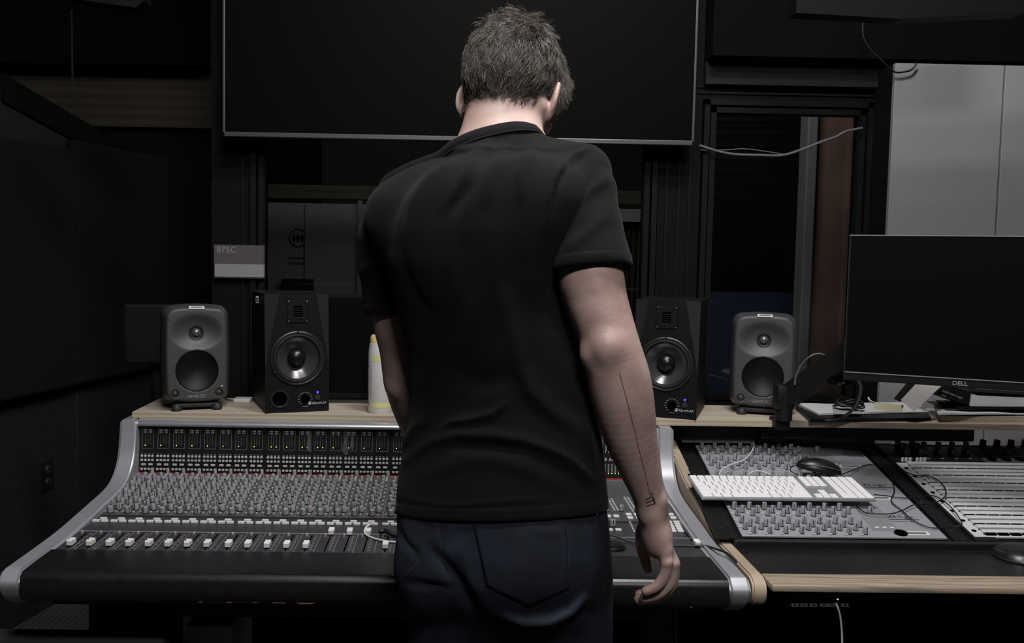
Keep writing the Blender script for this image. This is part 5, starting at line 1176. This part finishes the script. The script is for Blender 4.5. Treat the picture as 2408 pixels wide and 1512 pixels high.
# ---- t-shirt
PXM = None
def ridge(px_, py_, poly, amp, w):
    """height of a soft fold running along a polyline given on the garment as seen in the photo"""
    d = np.full(len(px_), 1e9); tt = np.zeros(len(px_)); L = sum(math.hypot(poly[i+1][0]-poly[i][0], poly[i+1][1]-poly[i][1]) for i in range(len(poly)-1)); acc = 0
    for i in range(len(poly)-1):
        ax, ay = poly[i]; bx, by = poly[i+1]; l = math.hypot(bx-ax, by-ay)
        t = np.clip(((px_-ax)*(bx-ax)+(py_-ay)*(by-ay))/(l*l), 0, 1); e = np.hypot(px_-ax-t*(bx-ax), py_-ay-t*(by-ay)); m = e < d; d[m] = e[m]; tt[m] = (acc+t[m]*l)/L; acc += l
    return amp*np.exp(-(d/w)**2)*np.sin(np.pi*np.clip(tt*.9+.05, 0, 1))**.6
FOLDS = [([(1400, 342), (1350, 362), (1312, 402), (1292, 460), (1284, 540)], .0045, 7), ([(1380, 360), (1335, 395), (1310, 440), (1298, 500)], -.003, 8), ([(1150, 340), (1118, 375), (1095, 412), (1072, 450), (1050, 490)], .0065, 15), ([(1205, 330), (1178, 370), (1155, 420), (1140, 480)], .0045, 14), ([(1275, 325), (1245, 365), (1228, 410), (1222, 470)], .0045, 12), ([(1110, 430), (1085, 470), (1060, 500)], -.004, 14), ([(1080, 470), (1062, 540), (1060, 620), (1066, 700)], .003, 16), ([(1130, 400), (1105, 480), (1090, 560)], .0025, 18),
         ([(1190, 700), (1212, 800), (1222, 860), (1250, 920), (1300, 970), (1360, 1010), (1382, 1045)], .0065, 20), ([(1120, 700), (1085, 800), (1045, 880)], .003, 22), ([(1290, 760), (1320, 850), (1345, 930)], .003, 16),
         ([(1035, 1008), (1060, 992), (1110, 985), (1160, 972), (1185, 950)], .0055, 9), ([(955, 1080), (1010, 1038), (1080, 1022), (1160, 1024), (1235, 1035), (1320, 1075), (1390, 1130)], .0060, 13), ([(1250, 1040), (1300, 1055), (1345, 1080), (1385, 1120)], .0045, 9),
         ([(950, 1050), (975, 1005), (1000, 985)], .006, 12), ([(1000, 1120), (1080, 1085), (1170, 1080), (1260, 1110), (1330, 1150)], .003, 20), ([(1375, 990), (1392, 1060), (1400, 1130)], .003, 10), ([(940, 1165), (990, 1180), (1060, 1190), (1180, 1180), (1300, 1172)], .0016, 6),
         ([(1010, 760), (990, 850), (985, 930)], .0025, 20), ([(1060, 870), (1130, 900), (1200, 890)], -.004, 26), ([(1060, 1045), (1150, 1050), (1240, 1062)], -.004, 12), ([(1240, 560), (1255, 680), (1262, 800)], .002, 16), ([(1160, 520), (1165, 640), (1175, 760)], .002, 20)]
def shirt_sdf(P):
    d = loft(P, TORSO)
    d = smin(d, sd_chain(P, [pp(1190, 374, 1.59), pp(1290, 382, 1.565), pp(1375, 402, 1.53)], [R(62, 1.59), R(60, 1.56), R(60, 1.53)]), .035)
    d = smin(d, sd_chain(P, [pp(1130, 394, 1.60), pp(1010, 448, 1.61), pp(945, 510, 1.625)], [R(60, 1.6), R(60, 1.6), R(58, 1.62)]), .06)
    d = smin(d, sd_seg(P, neck_b, pp(1175, 290, 1.61), R(100, 1.59), R(92, 1.6)), .03); d = smin(d, sd_seg(P, pp(1150, 290, 1.625), pp(1124, 362, 1.595), R(56, 1.62), R(76, 1.6)), .022)
    d = smin(d, sd_ell(P, pp(1372, 430, 1.53), (R(52, 1.53), .060, R(70, 1.53))), .03)
    d = smin(d, sd_ell(P, pp(935, 520, 1.63), (R(50, 1.6), .060, R(74, 1.6))), .06)
    # shoulder blades and the hollow of the spine
    d = smin(d, sd_ell(P, pp(1060, 520, 1.482), (.055, .022, .080)), .07); d = smin(d, sd_ell(P, pp(1255, 500, 1.465), (.052, .022, .080)), .07)
    return d
def garment_disp(vs, Q, folds, noise_amp=.0, seed=1):
    N = normals(vs, Q); X, Y = project(vs); H = np.zeros(len(vs))
    tocam = (np.array([0, 0, CAMH])-vs); tocam /= np.linalg.norm(tocam, axis=1)[:, None]; f = np.clip((N*tocam).sum(1)*3+.3, 0, 1)
    for p, a, w in folds: H += ridge(X, Y, p, a*1.35, w)
    H *= f
    if noise_amp:
        r = np.random.default_rng(seed)
        for k in range(14):
            kx_, kz_ = r.normal(0, 14, 2); kz_ *= .35; ph = r.uniform(0, 6.28); H += noise_amp/3.5*np.sin(vs[:, 0]*kx_*2+vs[:, 2]*kz_*2+vs[:, 1]*kx_+ph)
    return vs+N*H[:, None], N
def cut(me_vs, me_Q, planes):
    bm = bmesh.new(); V = [bm.verts.new(v) for v in me_vs.tolist()]
    for q in me_Q.tolist(): bm.faces.new([V[i] for i in q])
    for co, no in planes: bmesh.ops.bisect_plane(bm, geom=bm.verts[:]+bm.edges[:]+bm.faces[:], plane_co=co, plane_no=no, clear_outer=True, dist=1e-6)
    bmesh.ops.remove_doubles(bm, verts=bm.verts[:], dist=.0003)
    return bm
def pl3(a, c, e, up):
    a, c, e = Vector(a), Vector(c), Vector(e); n = (c-a).cross(e-a).normalized()
    if n.dot(Vector(up)) < 0: n = -n
    return a, n
def bm_to_obj(bm, name, material, parent, thick=.0022, smooth_it=0):
    me = bpy.data.meshes.new(name); bmesh.ops.recalc_face_normals(bm, faces=bm.faces); bm.to_mesh(me); bm.free(); me.materials.append(MATS[material])
    me.polygons.foreach_set('use_smooth', [True]*len(me.polygons)); o = bpy.data.objects.new(name, me); COL.objects.link(o); setparent(o, parent)
    if thick: md = o.modifiers.new('thickness', 'SOLIDIFY'); md.thickness = thick; md.offset = -1
    return o
tv, tq = surface_nets(shirt_sdf, (-.26, 1.33, .93), (.34, 1.80, 1.72), .0040); tv = smooth_mesh(tv, tq, 3)
tv, _ = garment_disp(tv, tq, FOLDS, .0016)
neck_pl = pl3(pp(1048, 352, 1.56), pp(1230, 304, 1.56), (pp(1150, 300, 1.7)[0], 1.70, pp(1150, 325, 1.56)[2]-.045), (0, 0, 1))
hem_pl = pl3(pp(930, 1211, 1.56), pp(1420, 1184, 1.56), (pp(1120, 1210, 1.56)[0], 1.44, pp(1120, 1224, 1.44)[2]), (0, 0, -1))
bm = cut(tv, tq, [neck_pl, hem_pl])
# collar band from the neck opening
be = [e for e in bm.edges if e.is_boundary and (e.verts[0].co-neck_pl[0]).dot(neck_pl[1]) > -.002 and e.verts[0].co.z > 1.4]
loop = []; adj = {}
for e in be:
    for i in (0, 1): adj.setdefault(e.verts[i], []).append(e.verts[1-i])
if be:
    v0 = be[0].verts[0]; prev = None; cur = v0
    while True:
        loop.append(cur.co.copy()); nx = [v for v in adj[cur] if v is not prev]
        if not nx: break
        prev, cur = cur, nx[0]
        if cur is v0 or len(loop) > 5000: break
shirt = bm_to_obj(bm, 't_shirt', 'shirt_cloth', per_)
L = np.array(loop); 
for _ in range(6): L = (np.roll(L, 1, 0)+L*2+np.roll(L, -1, 0))/4
cen = L.mean(0); vs = []; nL = len(L); nn = np.array(neck_pl[1])
rad = (cen-L); rad -= (rad@nn)[:, None]*nn; rad /= np.linalg.norm(rad, axis=1)[:, None]
prof_ = [(.0012, -.0125), (-.0022, -.0110), (-.0024, -.0085), (-.0012, -.0075), (-.0024, -.0060), (-.0020, .0070), (.0010, .0105), (.0030, .0095), (.0030, -.008)]
b = MB()
for i in range(nL):
    for r_in, up_ in prof_: vs.append(L[i]+rad[i]*(r_in)+nn*up_+rad[i]*up_*.35)
k = len(prof_); fs = [(i*k+j, i*k+(j+1) % k, ((i+1) % nL)*k+(j+1) % k, ((i+1) % nL)*k+j) for i in range(nL) for j in range(k)]
b.add(vs, fs); b.build('collar', 'shirt_cloth', shirt, smooth=70)
def rim_loop(bm, plane, tol=.0015):
    adj = {}
    for e in bm.edges:
        if e.is_boundary and all(abs((v.co-plane[0]).dot(plane[1])) < tol for v in e.verts):
            for i in (0, 1): adj.setdefault(e.verts[i], []).append(e.verts[1-i])
    best = []
    seen = set()
    for s0 in list(adj):
        if s0 in seen: continue
        lp = []; prev = None; cur = s0
        while cur not in seen:
            seen.add(cur); lp.append(cur.co.copy()); nx = [v for v in adj[cur] if v is not prev and v not in seen]
            if not nx: break
            prev, cur = cur, nx[0]
        if len(lp) > len(best): best = lp
    L = np.array(best)
    for _ in range(4): L = (np.roll(L, 1, 0)+L*2+np.roll(L, -1, 0))/4
    return L
def band(L, plane, bvh, height, name, parent, out=.0007):
    up = -plane[1]; rows = [(-.0012, -.0022), (-.0014, -.0002), (-.0004, out), (height*.25, out*1.1), (height*.6, out*1.1), (height*.93, out), (height, -.0002)]
    vs = []; n = len(L)
    for p in L:
        p = Vector(p)
        for t, off in rows:
            h = bvh.find_nearest(p+up*max(t, 0)); q = h[0]+h[1]*off
            if t < 0: q = q+up*t
            vs.append(q)
    k = len(rows); b = MB(); b.add(vs, [(i*k+j, i*k+j+1, ((i+1) % n)*k+j+1, ((i+1) % n)*k+j) for i in range(n) for j in range(k-1)])
    return b.build(name, 'shirt_cloth', parent, smooth=80)
bm = cut(tv, tq, [hem_pl]); Lh = rim_loop(bm, hem_pl); bm.free()
band(Lh, hem_pl, BVHTree.FromPolygons(tv.tolist(), tq.tolist()), .020, 'hem', shirt)
# sleeves
RS = [(1362, 392, 1.525, 55), (1372, 450, 1.515, 72), (1372, 540, 1.495, 86), (1386, 625, 1.475, 93), (1392, 680, 1.47, 96)]
LS = [(948, 500, 1.64, 66), (925, 560, 1.665, 76), (922, 620, 1.68, 74), (928, 700, 1.69, 68), (931, 780, 1.695, 66)]
def sleeve(L, folds, plane, name, hem):
    a, r = chainpx(L)
    def f(P):
        d = None
        for i in range(len(a)-1):
            e = sd_seg(P, a[i], a[i+1], r[i], r[i+1]); d = e if d is None else smin(d, e, .02)
        return d
    A = np.array(a); lo = A.min(0)-.08; hi = A.max(0)+.08
    v, q = surface_nets(f, lo, hi, .0035); v = smooth_mesh(v, q, 3); v, _ = garment_disp(v, q, folds, .0012, 3)
    bm = cut(v, q, [plane]); Ls = rim_loop(bm, plane); o = bm_to_obj(bm, name, 'shirt_cloth', shirt, .0015); band(Ls, plane, BVHTree.FromPolygons(v.tolist(), q.tolist()), .018, 'sleeve_hem', shirt); return o
rpl = pl3(pp(1297, 641, 1.475), pp(1420, 615, 1.41), pp(1484, 634, 1.50), (0, 0, -1))
sleeve(RS, [([(1290, 560), (1330, 505), (1385, 450), (1420, 425)], .0055, 14), ([(1300, 520), (1335, 460), (1370, 420)], .003, 11), ([(1330, 590), (1380, 550), (1430, 500)], .003, 16), ([(1298, 626), (1350, 611), (1420, 600), (1470, 612)], .0016, 4), ([(1345, 372), (1318, 420), (1300, 470), (1287, 540)], -.003, 7)], rpl, 'sleeve', None)
lpl = pl3(pp(862, 737, 1.69), pp(930, 737, 1.69), pp(900, 742, 1.60), (0, 0, -1))
sleeve(LS, [([(856, 640), (900, 600), (940, 585)], .005, 12), ([(865, 722), (900, 722), (940, 722)], .0012, 4)], lpl, 'sleeve', None)

# ---- jeans
HIP = [(1150, 945, 1408, 1.56, .112), (1200, 930, 1418, 1.56, .124), (1260, 932, 1424, 1.565, .135), (1320, 945, 1430, 1.57, .140), (1380, 955, 1428, 1.575, .128), (1430, 960, 1427, 1.58, .102), (1480, 962, 1426, 1.585, .086), (1560, 964, 1424, 1.59, .080)]
def jeans_sdf(P):
    d = loft(P, HIP, 2.12)
    d = smin(d, sd_ell(P, pp(1255, 1335, 1.475), (.082, .055, .080)), .045); d = smin(d, sd_ell(P, pp(1020, 1345, 1.535), (.062, .050, .075)), .045)
    rx = atY(1318, 1512, 1.58).x; lx = atY(1065, 1512, 1.63).x
    a = sd_chain(P, [pp(1310, 1400, 1.575), (rx-.006, 1.58, .70), (rx-.008, 1.585, .48), (rx-.008, 1.575, .14), (rx-.008, 1.585, .045)], [.083, .081, .068, .056, .058])
    c = sd_chain(P, [pp(1075, 1400, 1.60), (lx+.006, 1.615, .70), (lx-.006, 1.635, .48), (lx-.010, 1.625, .14), (lx-.010, 1.635, .045)], [.084, .081, .067, .056, .058])
    return smin(d, np.minimum(a, c), .022)
JF = [([(1190, 1452), (1230, 1463), (1290, 1458), (1340, 1438), (1375, 1405)], .0085, 11), ([(1150, 1462), (1230, 1482), (1310, 1478), (1380, 1440)], -.006, 10), ([(1250, 1500), (1290, 1482), (1330, 1462)], .004, 10), ([(1010, 1290), (1060, 1350), (1100, 1400), (1130, 1460)], -.008, 15), ([(1090, 1300), (1110, 1380), (1150, 1430)], .003, 16),
      ([(958, 1368), (1010, 1380), (1060, 1385)], -.005, 9), ([(1310, 1250), (1330, 1300), (1335, 1360)], .0018, 7), ([(1380, 1230), (1400, 1330), (1395, 1420)], .003, 14), ([(930, 1235), (950, 1275), (985, 1310)], -.004, 9), ([(1050, 1470), (1040, 1512), (1035, 1560)], .004, 18), ([(1250, 1245), (1290, 1252), (1325, 1250)], .002, 9)]
for k in range(9): JF.append(([(1318, 1262+k*13), (1336, 1259+k*13)], .0014, 3.5))
jv, jq = surface_nets(jeans_sdf, (-.26, 1.33, .035), (.36, 1.82, 1.08), .0042); jv = smooth_mesh(jv, jq, 2); jv, _ = garment_disp(jv, jq, JF, .0010, 5)
def denim():
    m = bpy.data.materials.new('denim'); m.use_nodes = True; nt = m.node_tree; b = nt.nodes['Principled BSDF']; b.inputs['Roughness'].default_value = .85; b.inputs['Specular IOR Level'].default_value = .25
    tc = nt.nodes.new('ShaderNodeTexCoord'); n = nt.nodes.new('ShaderNodeTexNoise'); n.inputs['Scale'].default_value = 9; n.inputs['Detail'].default_value = 6
    r = nt.nodes.new('ShaderNodeValToRGB'); r.color_ramp.elements[0].position = .35; r.color_ramp.elements[1].position = .72; r.color_ramp.elements[0].color = (.0065, .0082, .013, 1); r.color_ramp.elements[1].color = (.017, .022, .037, 1)
    nt.links.new(tc.outputs['Object'], n.inputs['Vector']); nt.links.new(n.outputs['Fac'], r.inputs['Fac'])
    va = nt.nodes.new('ShaderNodeVertexColor'); va.layer_name = 'wear'; mx = nt.nodes.new('ShaderNodeMix'); mx.data_type = 'RGBA'; mx.inputs[7].default_value = (.055, .065, .10, 1)
    nt.links.new(va.outputs['Color'], mx.inputs[0]); nt.links.new(r.outputs['Color'], mx.inputs[6]); nt.links.new(mx.outputs[2], b.inputs['Base Color'])
    wv = nt.nodes.new('ShaderNodeTexWave'); wv.bands_direction = 'DIAGONAL'; wv.inputs['Scale'].default_value = 1100; wv.inputs['Distortion'].default_value = 1.5
    bp = nt.nodes.new('ShaderNodeBump'); bp.inputs['Strength'].default_value = .10; bp.inputs['Distance'].default_value = .0006
    nt.links.new(tc.outputs['Object'], wv.inputs['Vector']); nt.links.new(wv.outputs['Fac'], bp.inputs['Height']); nt.links.new(bp.outputs['Normal'], b.inputs['Normal']); MATS['denim'] = m
denim(); mat('denim_thread', (.050, .055, .065), .8); mat('denim_pocket', (.0105, .0135, .021), .85, noise=.4, nscale=14, spec=.25)
bm = cut(jv, jq, [(Vector((0, 0, atY(1180, 1165, 1.56).z)), Vector((0, 0, 1))), (Vector((0, 0, .05)), Vector((0, 0, -1)))])
jeans = bm_to_obj(bm, 'jeans', 'denim', per_)
_v = np.array([v.co for v in jeans.data.vertices])+np.array(wmat(jeans).translation); _X, _Y = project(_v); _w = np.zeros(len(_v))
for _p, _a, _s in (([(1190, 1448), (1235, 1462), (1290, 1456), (1345, 1432), (1372, 1402)], 1., 10), ([(1230, 1500), (1290, 1478), (1330, 1462)], .5, 14), ([(1220, 1260), (1280, 1250), (1320, 1258)], .45, 16), ([(1325, 1230), (1332, 1300), (1335, 1370)], .5, 5), ([(1050, 1270), (1080, 1300)], .3, 40), ([(1250, 1205), (1300, 1204)], .5, 8), ([(985, 1400), (980, 1500)], .3, 40)): _w += ridge(_X, _Y, _p, _a, _s)
_w *= (_v[:, 1] < 1.62); at_ = jeans.data.color_attributes.new('wear', 'FLOAT_COLOR', 'POINT'); at_.data.foreach_set('color', np.repeat(np.clip(_w, 0, 1)[:, None], 4, 1).ravel().astype(np.float32))
bvh_j = BVHTree.FromPolygons(jv.tolist(), jq.tolist())
def patch(bvh, poly, off, name, m, parent, nx=26, ny=26):
    """cloth patch laid on a garment, outlined by four seen corners plus a pointed lower edge"""
    (tl, tr, br, bc, bl) = poly; b = MB(); vs = []; ok = True
    for j in range(ny+1):
        v = j/ny
        for i in range(nx+1):
            u = i/nx; tx, ty = tl[0]+(tr[0]-tl[0])*u, tl[1]+(tr[1]-tl[1])*u
            if u < .5: w2 = u*2; bx, by = bl[0]+(bc[0]-bl[0])*w2, bl[1]+(bc[1]-bl[1])*w2
            else: w2 = u*2-1; bx, by = bc[0]+(br[0]-bc[0])*w2, bc[1]+(br[1]-bc[1])*w2
            p, n_ = snap(bvh, tx+(bx-tx)*v, ty+(by-ty)*v, off)
            if p is None: return None
            vs.append(p)
    fs = [(j*(nx+1)+i, j*(nx+1)+i+1, (j+1)*(nx+1)+i+1, (j+1)*(nx+1)+i) for j in range(ny) for i in range(nx)]
    b.add(vs, fs); o = b.build(name, m, parent, smooth=60)
    md = o.modifiers.new('thickness', 'SOLIDIFY'); md.thickness = .0013; md.offset = -1; return o
PK = ((1112, 1222), (1330, 1201), (1337, 1383), (1246, 1424), (1146, 1376))
pk = patch(bvh_j, PK, .0014, 'back_pocket', 'denim', jeans)
def stitch(pts, w, name, parent, off=.0019):
    b = MB(); vs, fs = ribbon(bvh_j, pts, w, off, 5); b.add(vs, fs); return b.build(name, 'denim_thread', parent)
tl, tr, br, bc, bl = PK
stitch([tl, bl, bc, br, tr], .0009, 'stitching', pk); stitch([(tl[0]+11, tl[1]), (bl[0]+9, bl[1]-6), (bc[0], bc[1]-12), (br[0]-10, br[1]-7), (tr[0]-12, tr[1])], .0008, 'stitching', pk); stitch([(1114, 1234), (1220, 1222), (1330, 1213)], .0008, 'stitching', pk); stitch([(1120, 1224), (1230, 1211), (1329, 1202)], .0012, 'stitching', pk)
for pts in ([(1023, 1222), (1030, 1270), (1034, 1320), (1046, 1350)], [(1030, 1222), (1036, 1270), (1040, 1318)], [(1392, 1188), (1408, 1260), (1415, 1330), (1420, 1400), (1423, 1500)], [(957, 1222), (950, 1262)], [(985, 1318), (955, 1352)], [(1396, 1205), (1424, 1203)], [(952, 1480), (945, 1512)]):
    stitch(pts, .0009, 'stitching', jeans, .0012)
p_, n_ = snap(bvh_j, 1403, 1209, .001)
if p_ is not None: b = MB(); b.lathe([(.003, 0), (.0025, .0012), (.0001, .0015)], p_, n_, 12, 'screw'); b.build('rivet', None, jeans)
# shoes (below the frame)
for k, (lx_, ly_) in enumerate([(LEGS[0][3][0], 1.585), (LEGS[1][3][0], 1.635)]):
    def sh(P, lx_=lx_, ly_=ly_):
        Rz = np.array(Matrix.Rotation(YAW*(.8 if k == 0 else .3), 3, 'Z')); q = (P-np.array([lx_, ly_, 0]))@Rz; 
        d = smin(sd_ell(q, (0, -.02, .05), (.042, .07, .052)), sd_ell(q, (0, .10, .032), (.048, .115, .036)), .03); d = smin(d, sd_box(q, (0, .045, .012), (.044, .145, .012), .010), .006); return smax(d, -q[:, 2]+.0, .002)
    v, q = surface_nets(sh, (lx_-.16, ly_-.16, -.01), (lx_+.16, ly_+.28, .13), .006); v = smooth_mesh(v, q, 1); v[:, 2] = np.maximum(v[:, 2], .0005); np_obj('shoe', v, q, 'rubber', per_)

# ---- hair
def scalp_sdf(P):
    d = smin(sd_ell(P, hl(0, -.004, .014), (.0815, .1025, .093), HRn), np.minimum(sd_seg(P, neck_b, neck_t, R(84, 1.60), R(72, 1.66)), sd_seg(P, pp(1182, 270, 1.645), hl(0, -.040, -.020), .052, .052))-.003, .03)
    q = (P-HC)@HRn; x, y, z = q.T
    X, Y = project(P); nape = CAMH-(np.interp(X, [1070, 1095, 1115, 1150, 1195, 1225, 1262, 1300], [240, 246, 232, 222, 226, 238, 234, 222])-590)/F_PX*1.60
    zl = np.where(y < .000, nape-P[:, 2], np.where(y < .040, -.034+.3*y-z, .0+1.3*(y-.04)-z))
    return smax(d, zl, .004)
hv, hq = surface_nets(scalp_sdf, HC-.14, HC+.14, .0035); hv = smooth_mesh(hv, hq, 2)
hair = thing('hair', None, None); del_ = hair
bpy.data.objects.remove(hair)
hair = np_obj('hair', hv, hq, 'hair_dark', per_)
hN = normals(hv, hq); loc = (hv-HC)@HRn; Nl = hN@HRn
cand = np.where((Nl[:, 2] > -.75))[0]
def strands(n, seedv, m_name, lenf=1., rad=.00042, tuft=0):
    r = np.random.default_rng(seedv); vs = []; fs = []; o = 0; S = 7
    pick = r.choice(cand, n)
    cl = {}
    for c in pick:
        p = loc[c]+r.normal(0, .0012, 3); nrm = Nl[c]; top_ = np.clip((p[2]+.0)/.085, 0, 1); back = np.clip(-p[1]/.1, 0, 1)
        ln = (.019+.014*top_+.011*(p[0] > .055)*(p[1] > .0)+.009*np.exp(-((p[0]-.008)/.036)**2)*top_**3+.006*r.random())*lenf
        # combing direction: from the crown downwards; forward on top
        down = np.array([p[0]*.8, -.15-.25*back+.9*top_*(p[1] > -.02), -1.0+.9*top_]); key_ = tuple(np.floor(p*70+r.normal(0, .12, 3)).astype(int)); 
        if key_ not in cl: cl[key_] = (r.normal(0, .55, 3), r.uniform(0, 6.28), r.uniform(.5, 1.2))
        tw, ph, am = cl[key_]
        down = down/np.linalg.norm(down); down = down+tw*(.38+.50*top_)+r.normal(0, .045, 3); down -= nrm*(down@nrm)*.8; down /= np.linalg.norm(down)
        lift = .18+.26*top_+tw[0]*.12+.5*(p[0] > .06)*(p[1] > .01)*(abs(p[2]) < .05)+r.normal(0, .04); side = np.cross(nrm, down)
        q = p-nrm*.001; d = nrm*lift+down; d /= np.linalg.norm(d); P = [q.copy()]
        curl = (.35+.75*top_)*am
        for s in range(S-1):
            t = s/(S-2); dd = d+side*math.sin(ph+t*5.5)*curl*.7+nrm*(math.cos(ph+t*5.5)*curl*.35-.30*t)+np.array([0, 0, 0]); dd /= np.linalg.norm(dd); q = q+dd*ln/(S-1)
            P.append(q.copy())
        P = np.array(P)@HRn.T+HC; dirs = np.gradient(P, axis=0); dirs /= np.linalg.norm(dirs, axis=1)[:, None]
        a = np.cross(dirs, HRn@side+.01); a /= np.linalg.norm(a, axis=1)[:, None]; bb_ = np.cross(dirs, a)
        rr = rad*np.linspace(1, .35, S)
        for s in range(S):
            for k in range(3): an = 2.094*k; vs.append(P[s]+(a[s]*math.cos(an)+bb_[s]*math.sin(an))*rr[s])
        for s in range(S-1):
            for k in range(3): fs.append((o+s*3+k, o+s*3+(k+1) % 3, o+s*3+3+(k+1) % 3, o+s*3+3+k))
        o += S*3
    me = bpy.data.meshes.new('strands'); me.from_pydata(np.array(vs).tolist(), [], fs); me.materials.append(MATS[m_name]); me.polygons.foreach_set('use_smooth', [True]*len(me.polygons))
    ob = bpy.data.objects.new('hair_strands', me); COL.objects.link(ob); setparent(ob, hair); ob['kind'] = 'stuff'
strands(11000, 11, 'hair_brown'); strands(4500, 12, 'hair_light', 1.08); strands(4500, 13, 'hair_dark', .92)
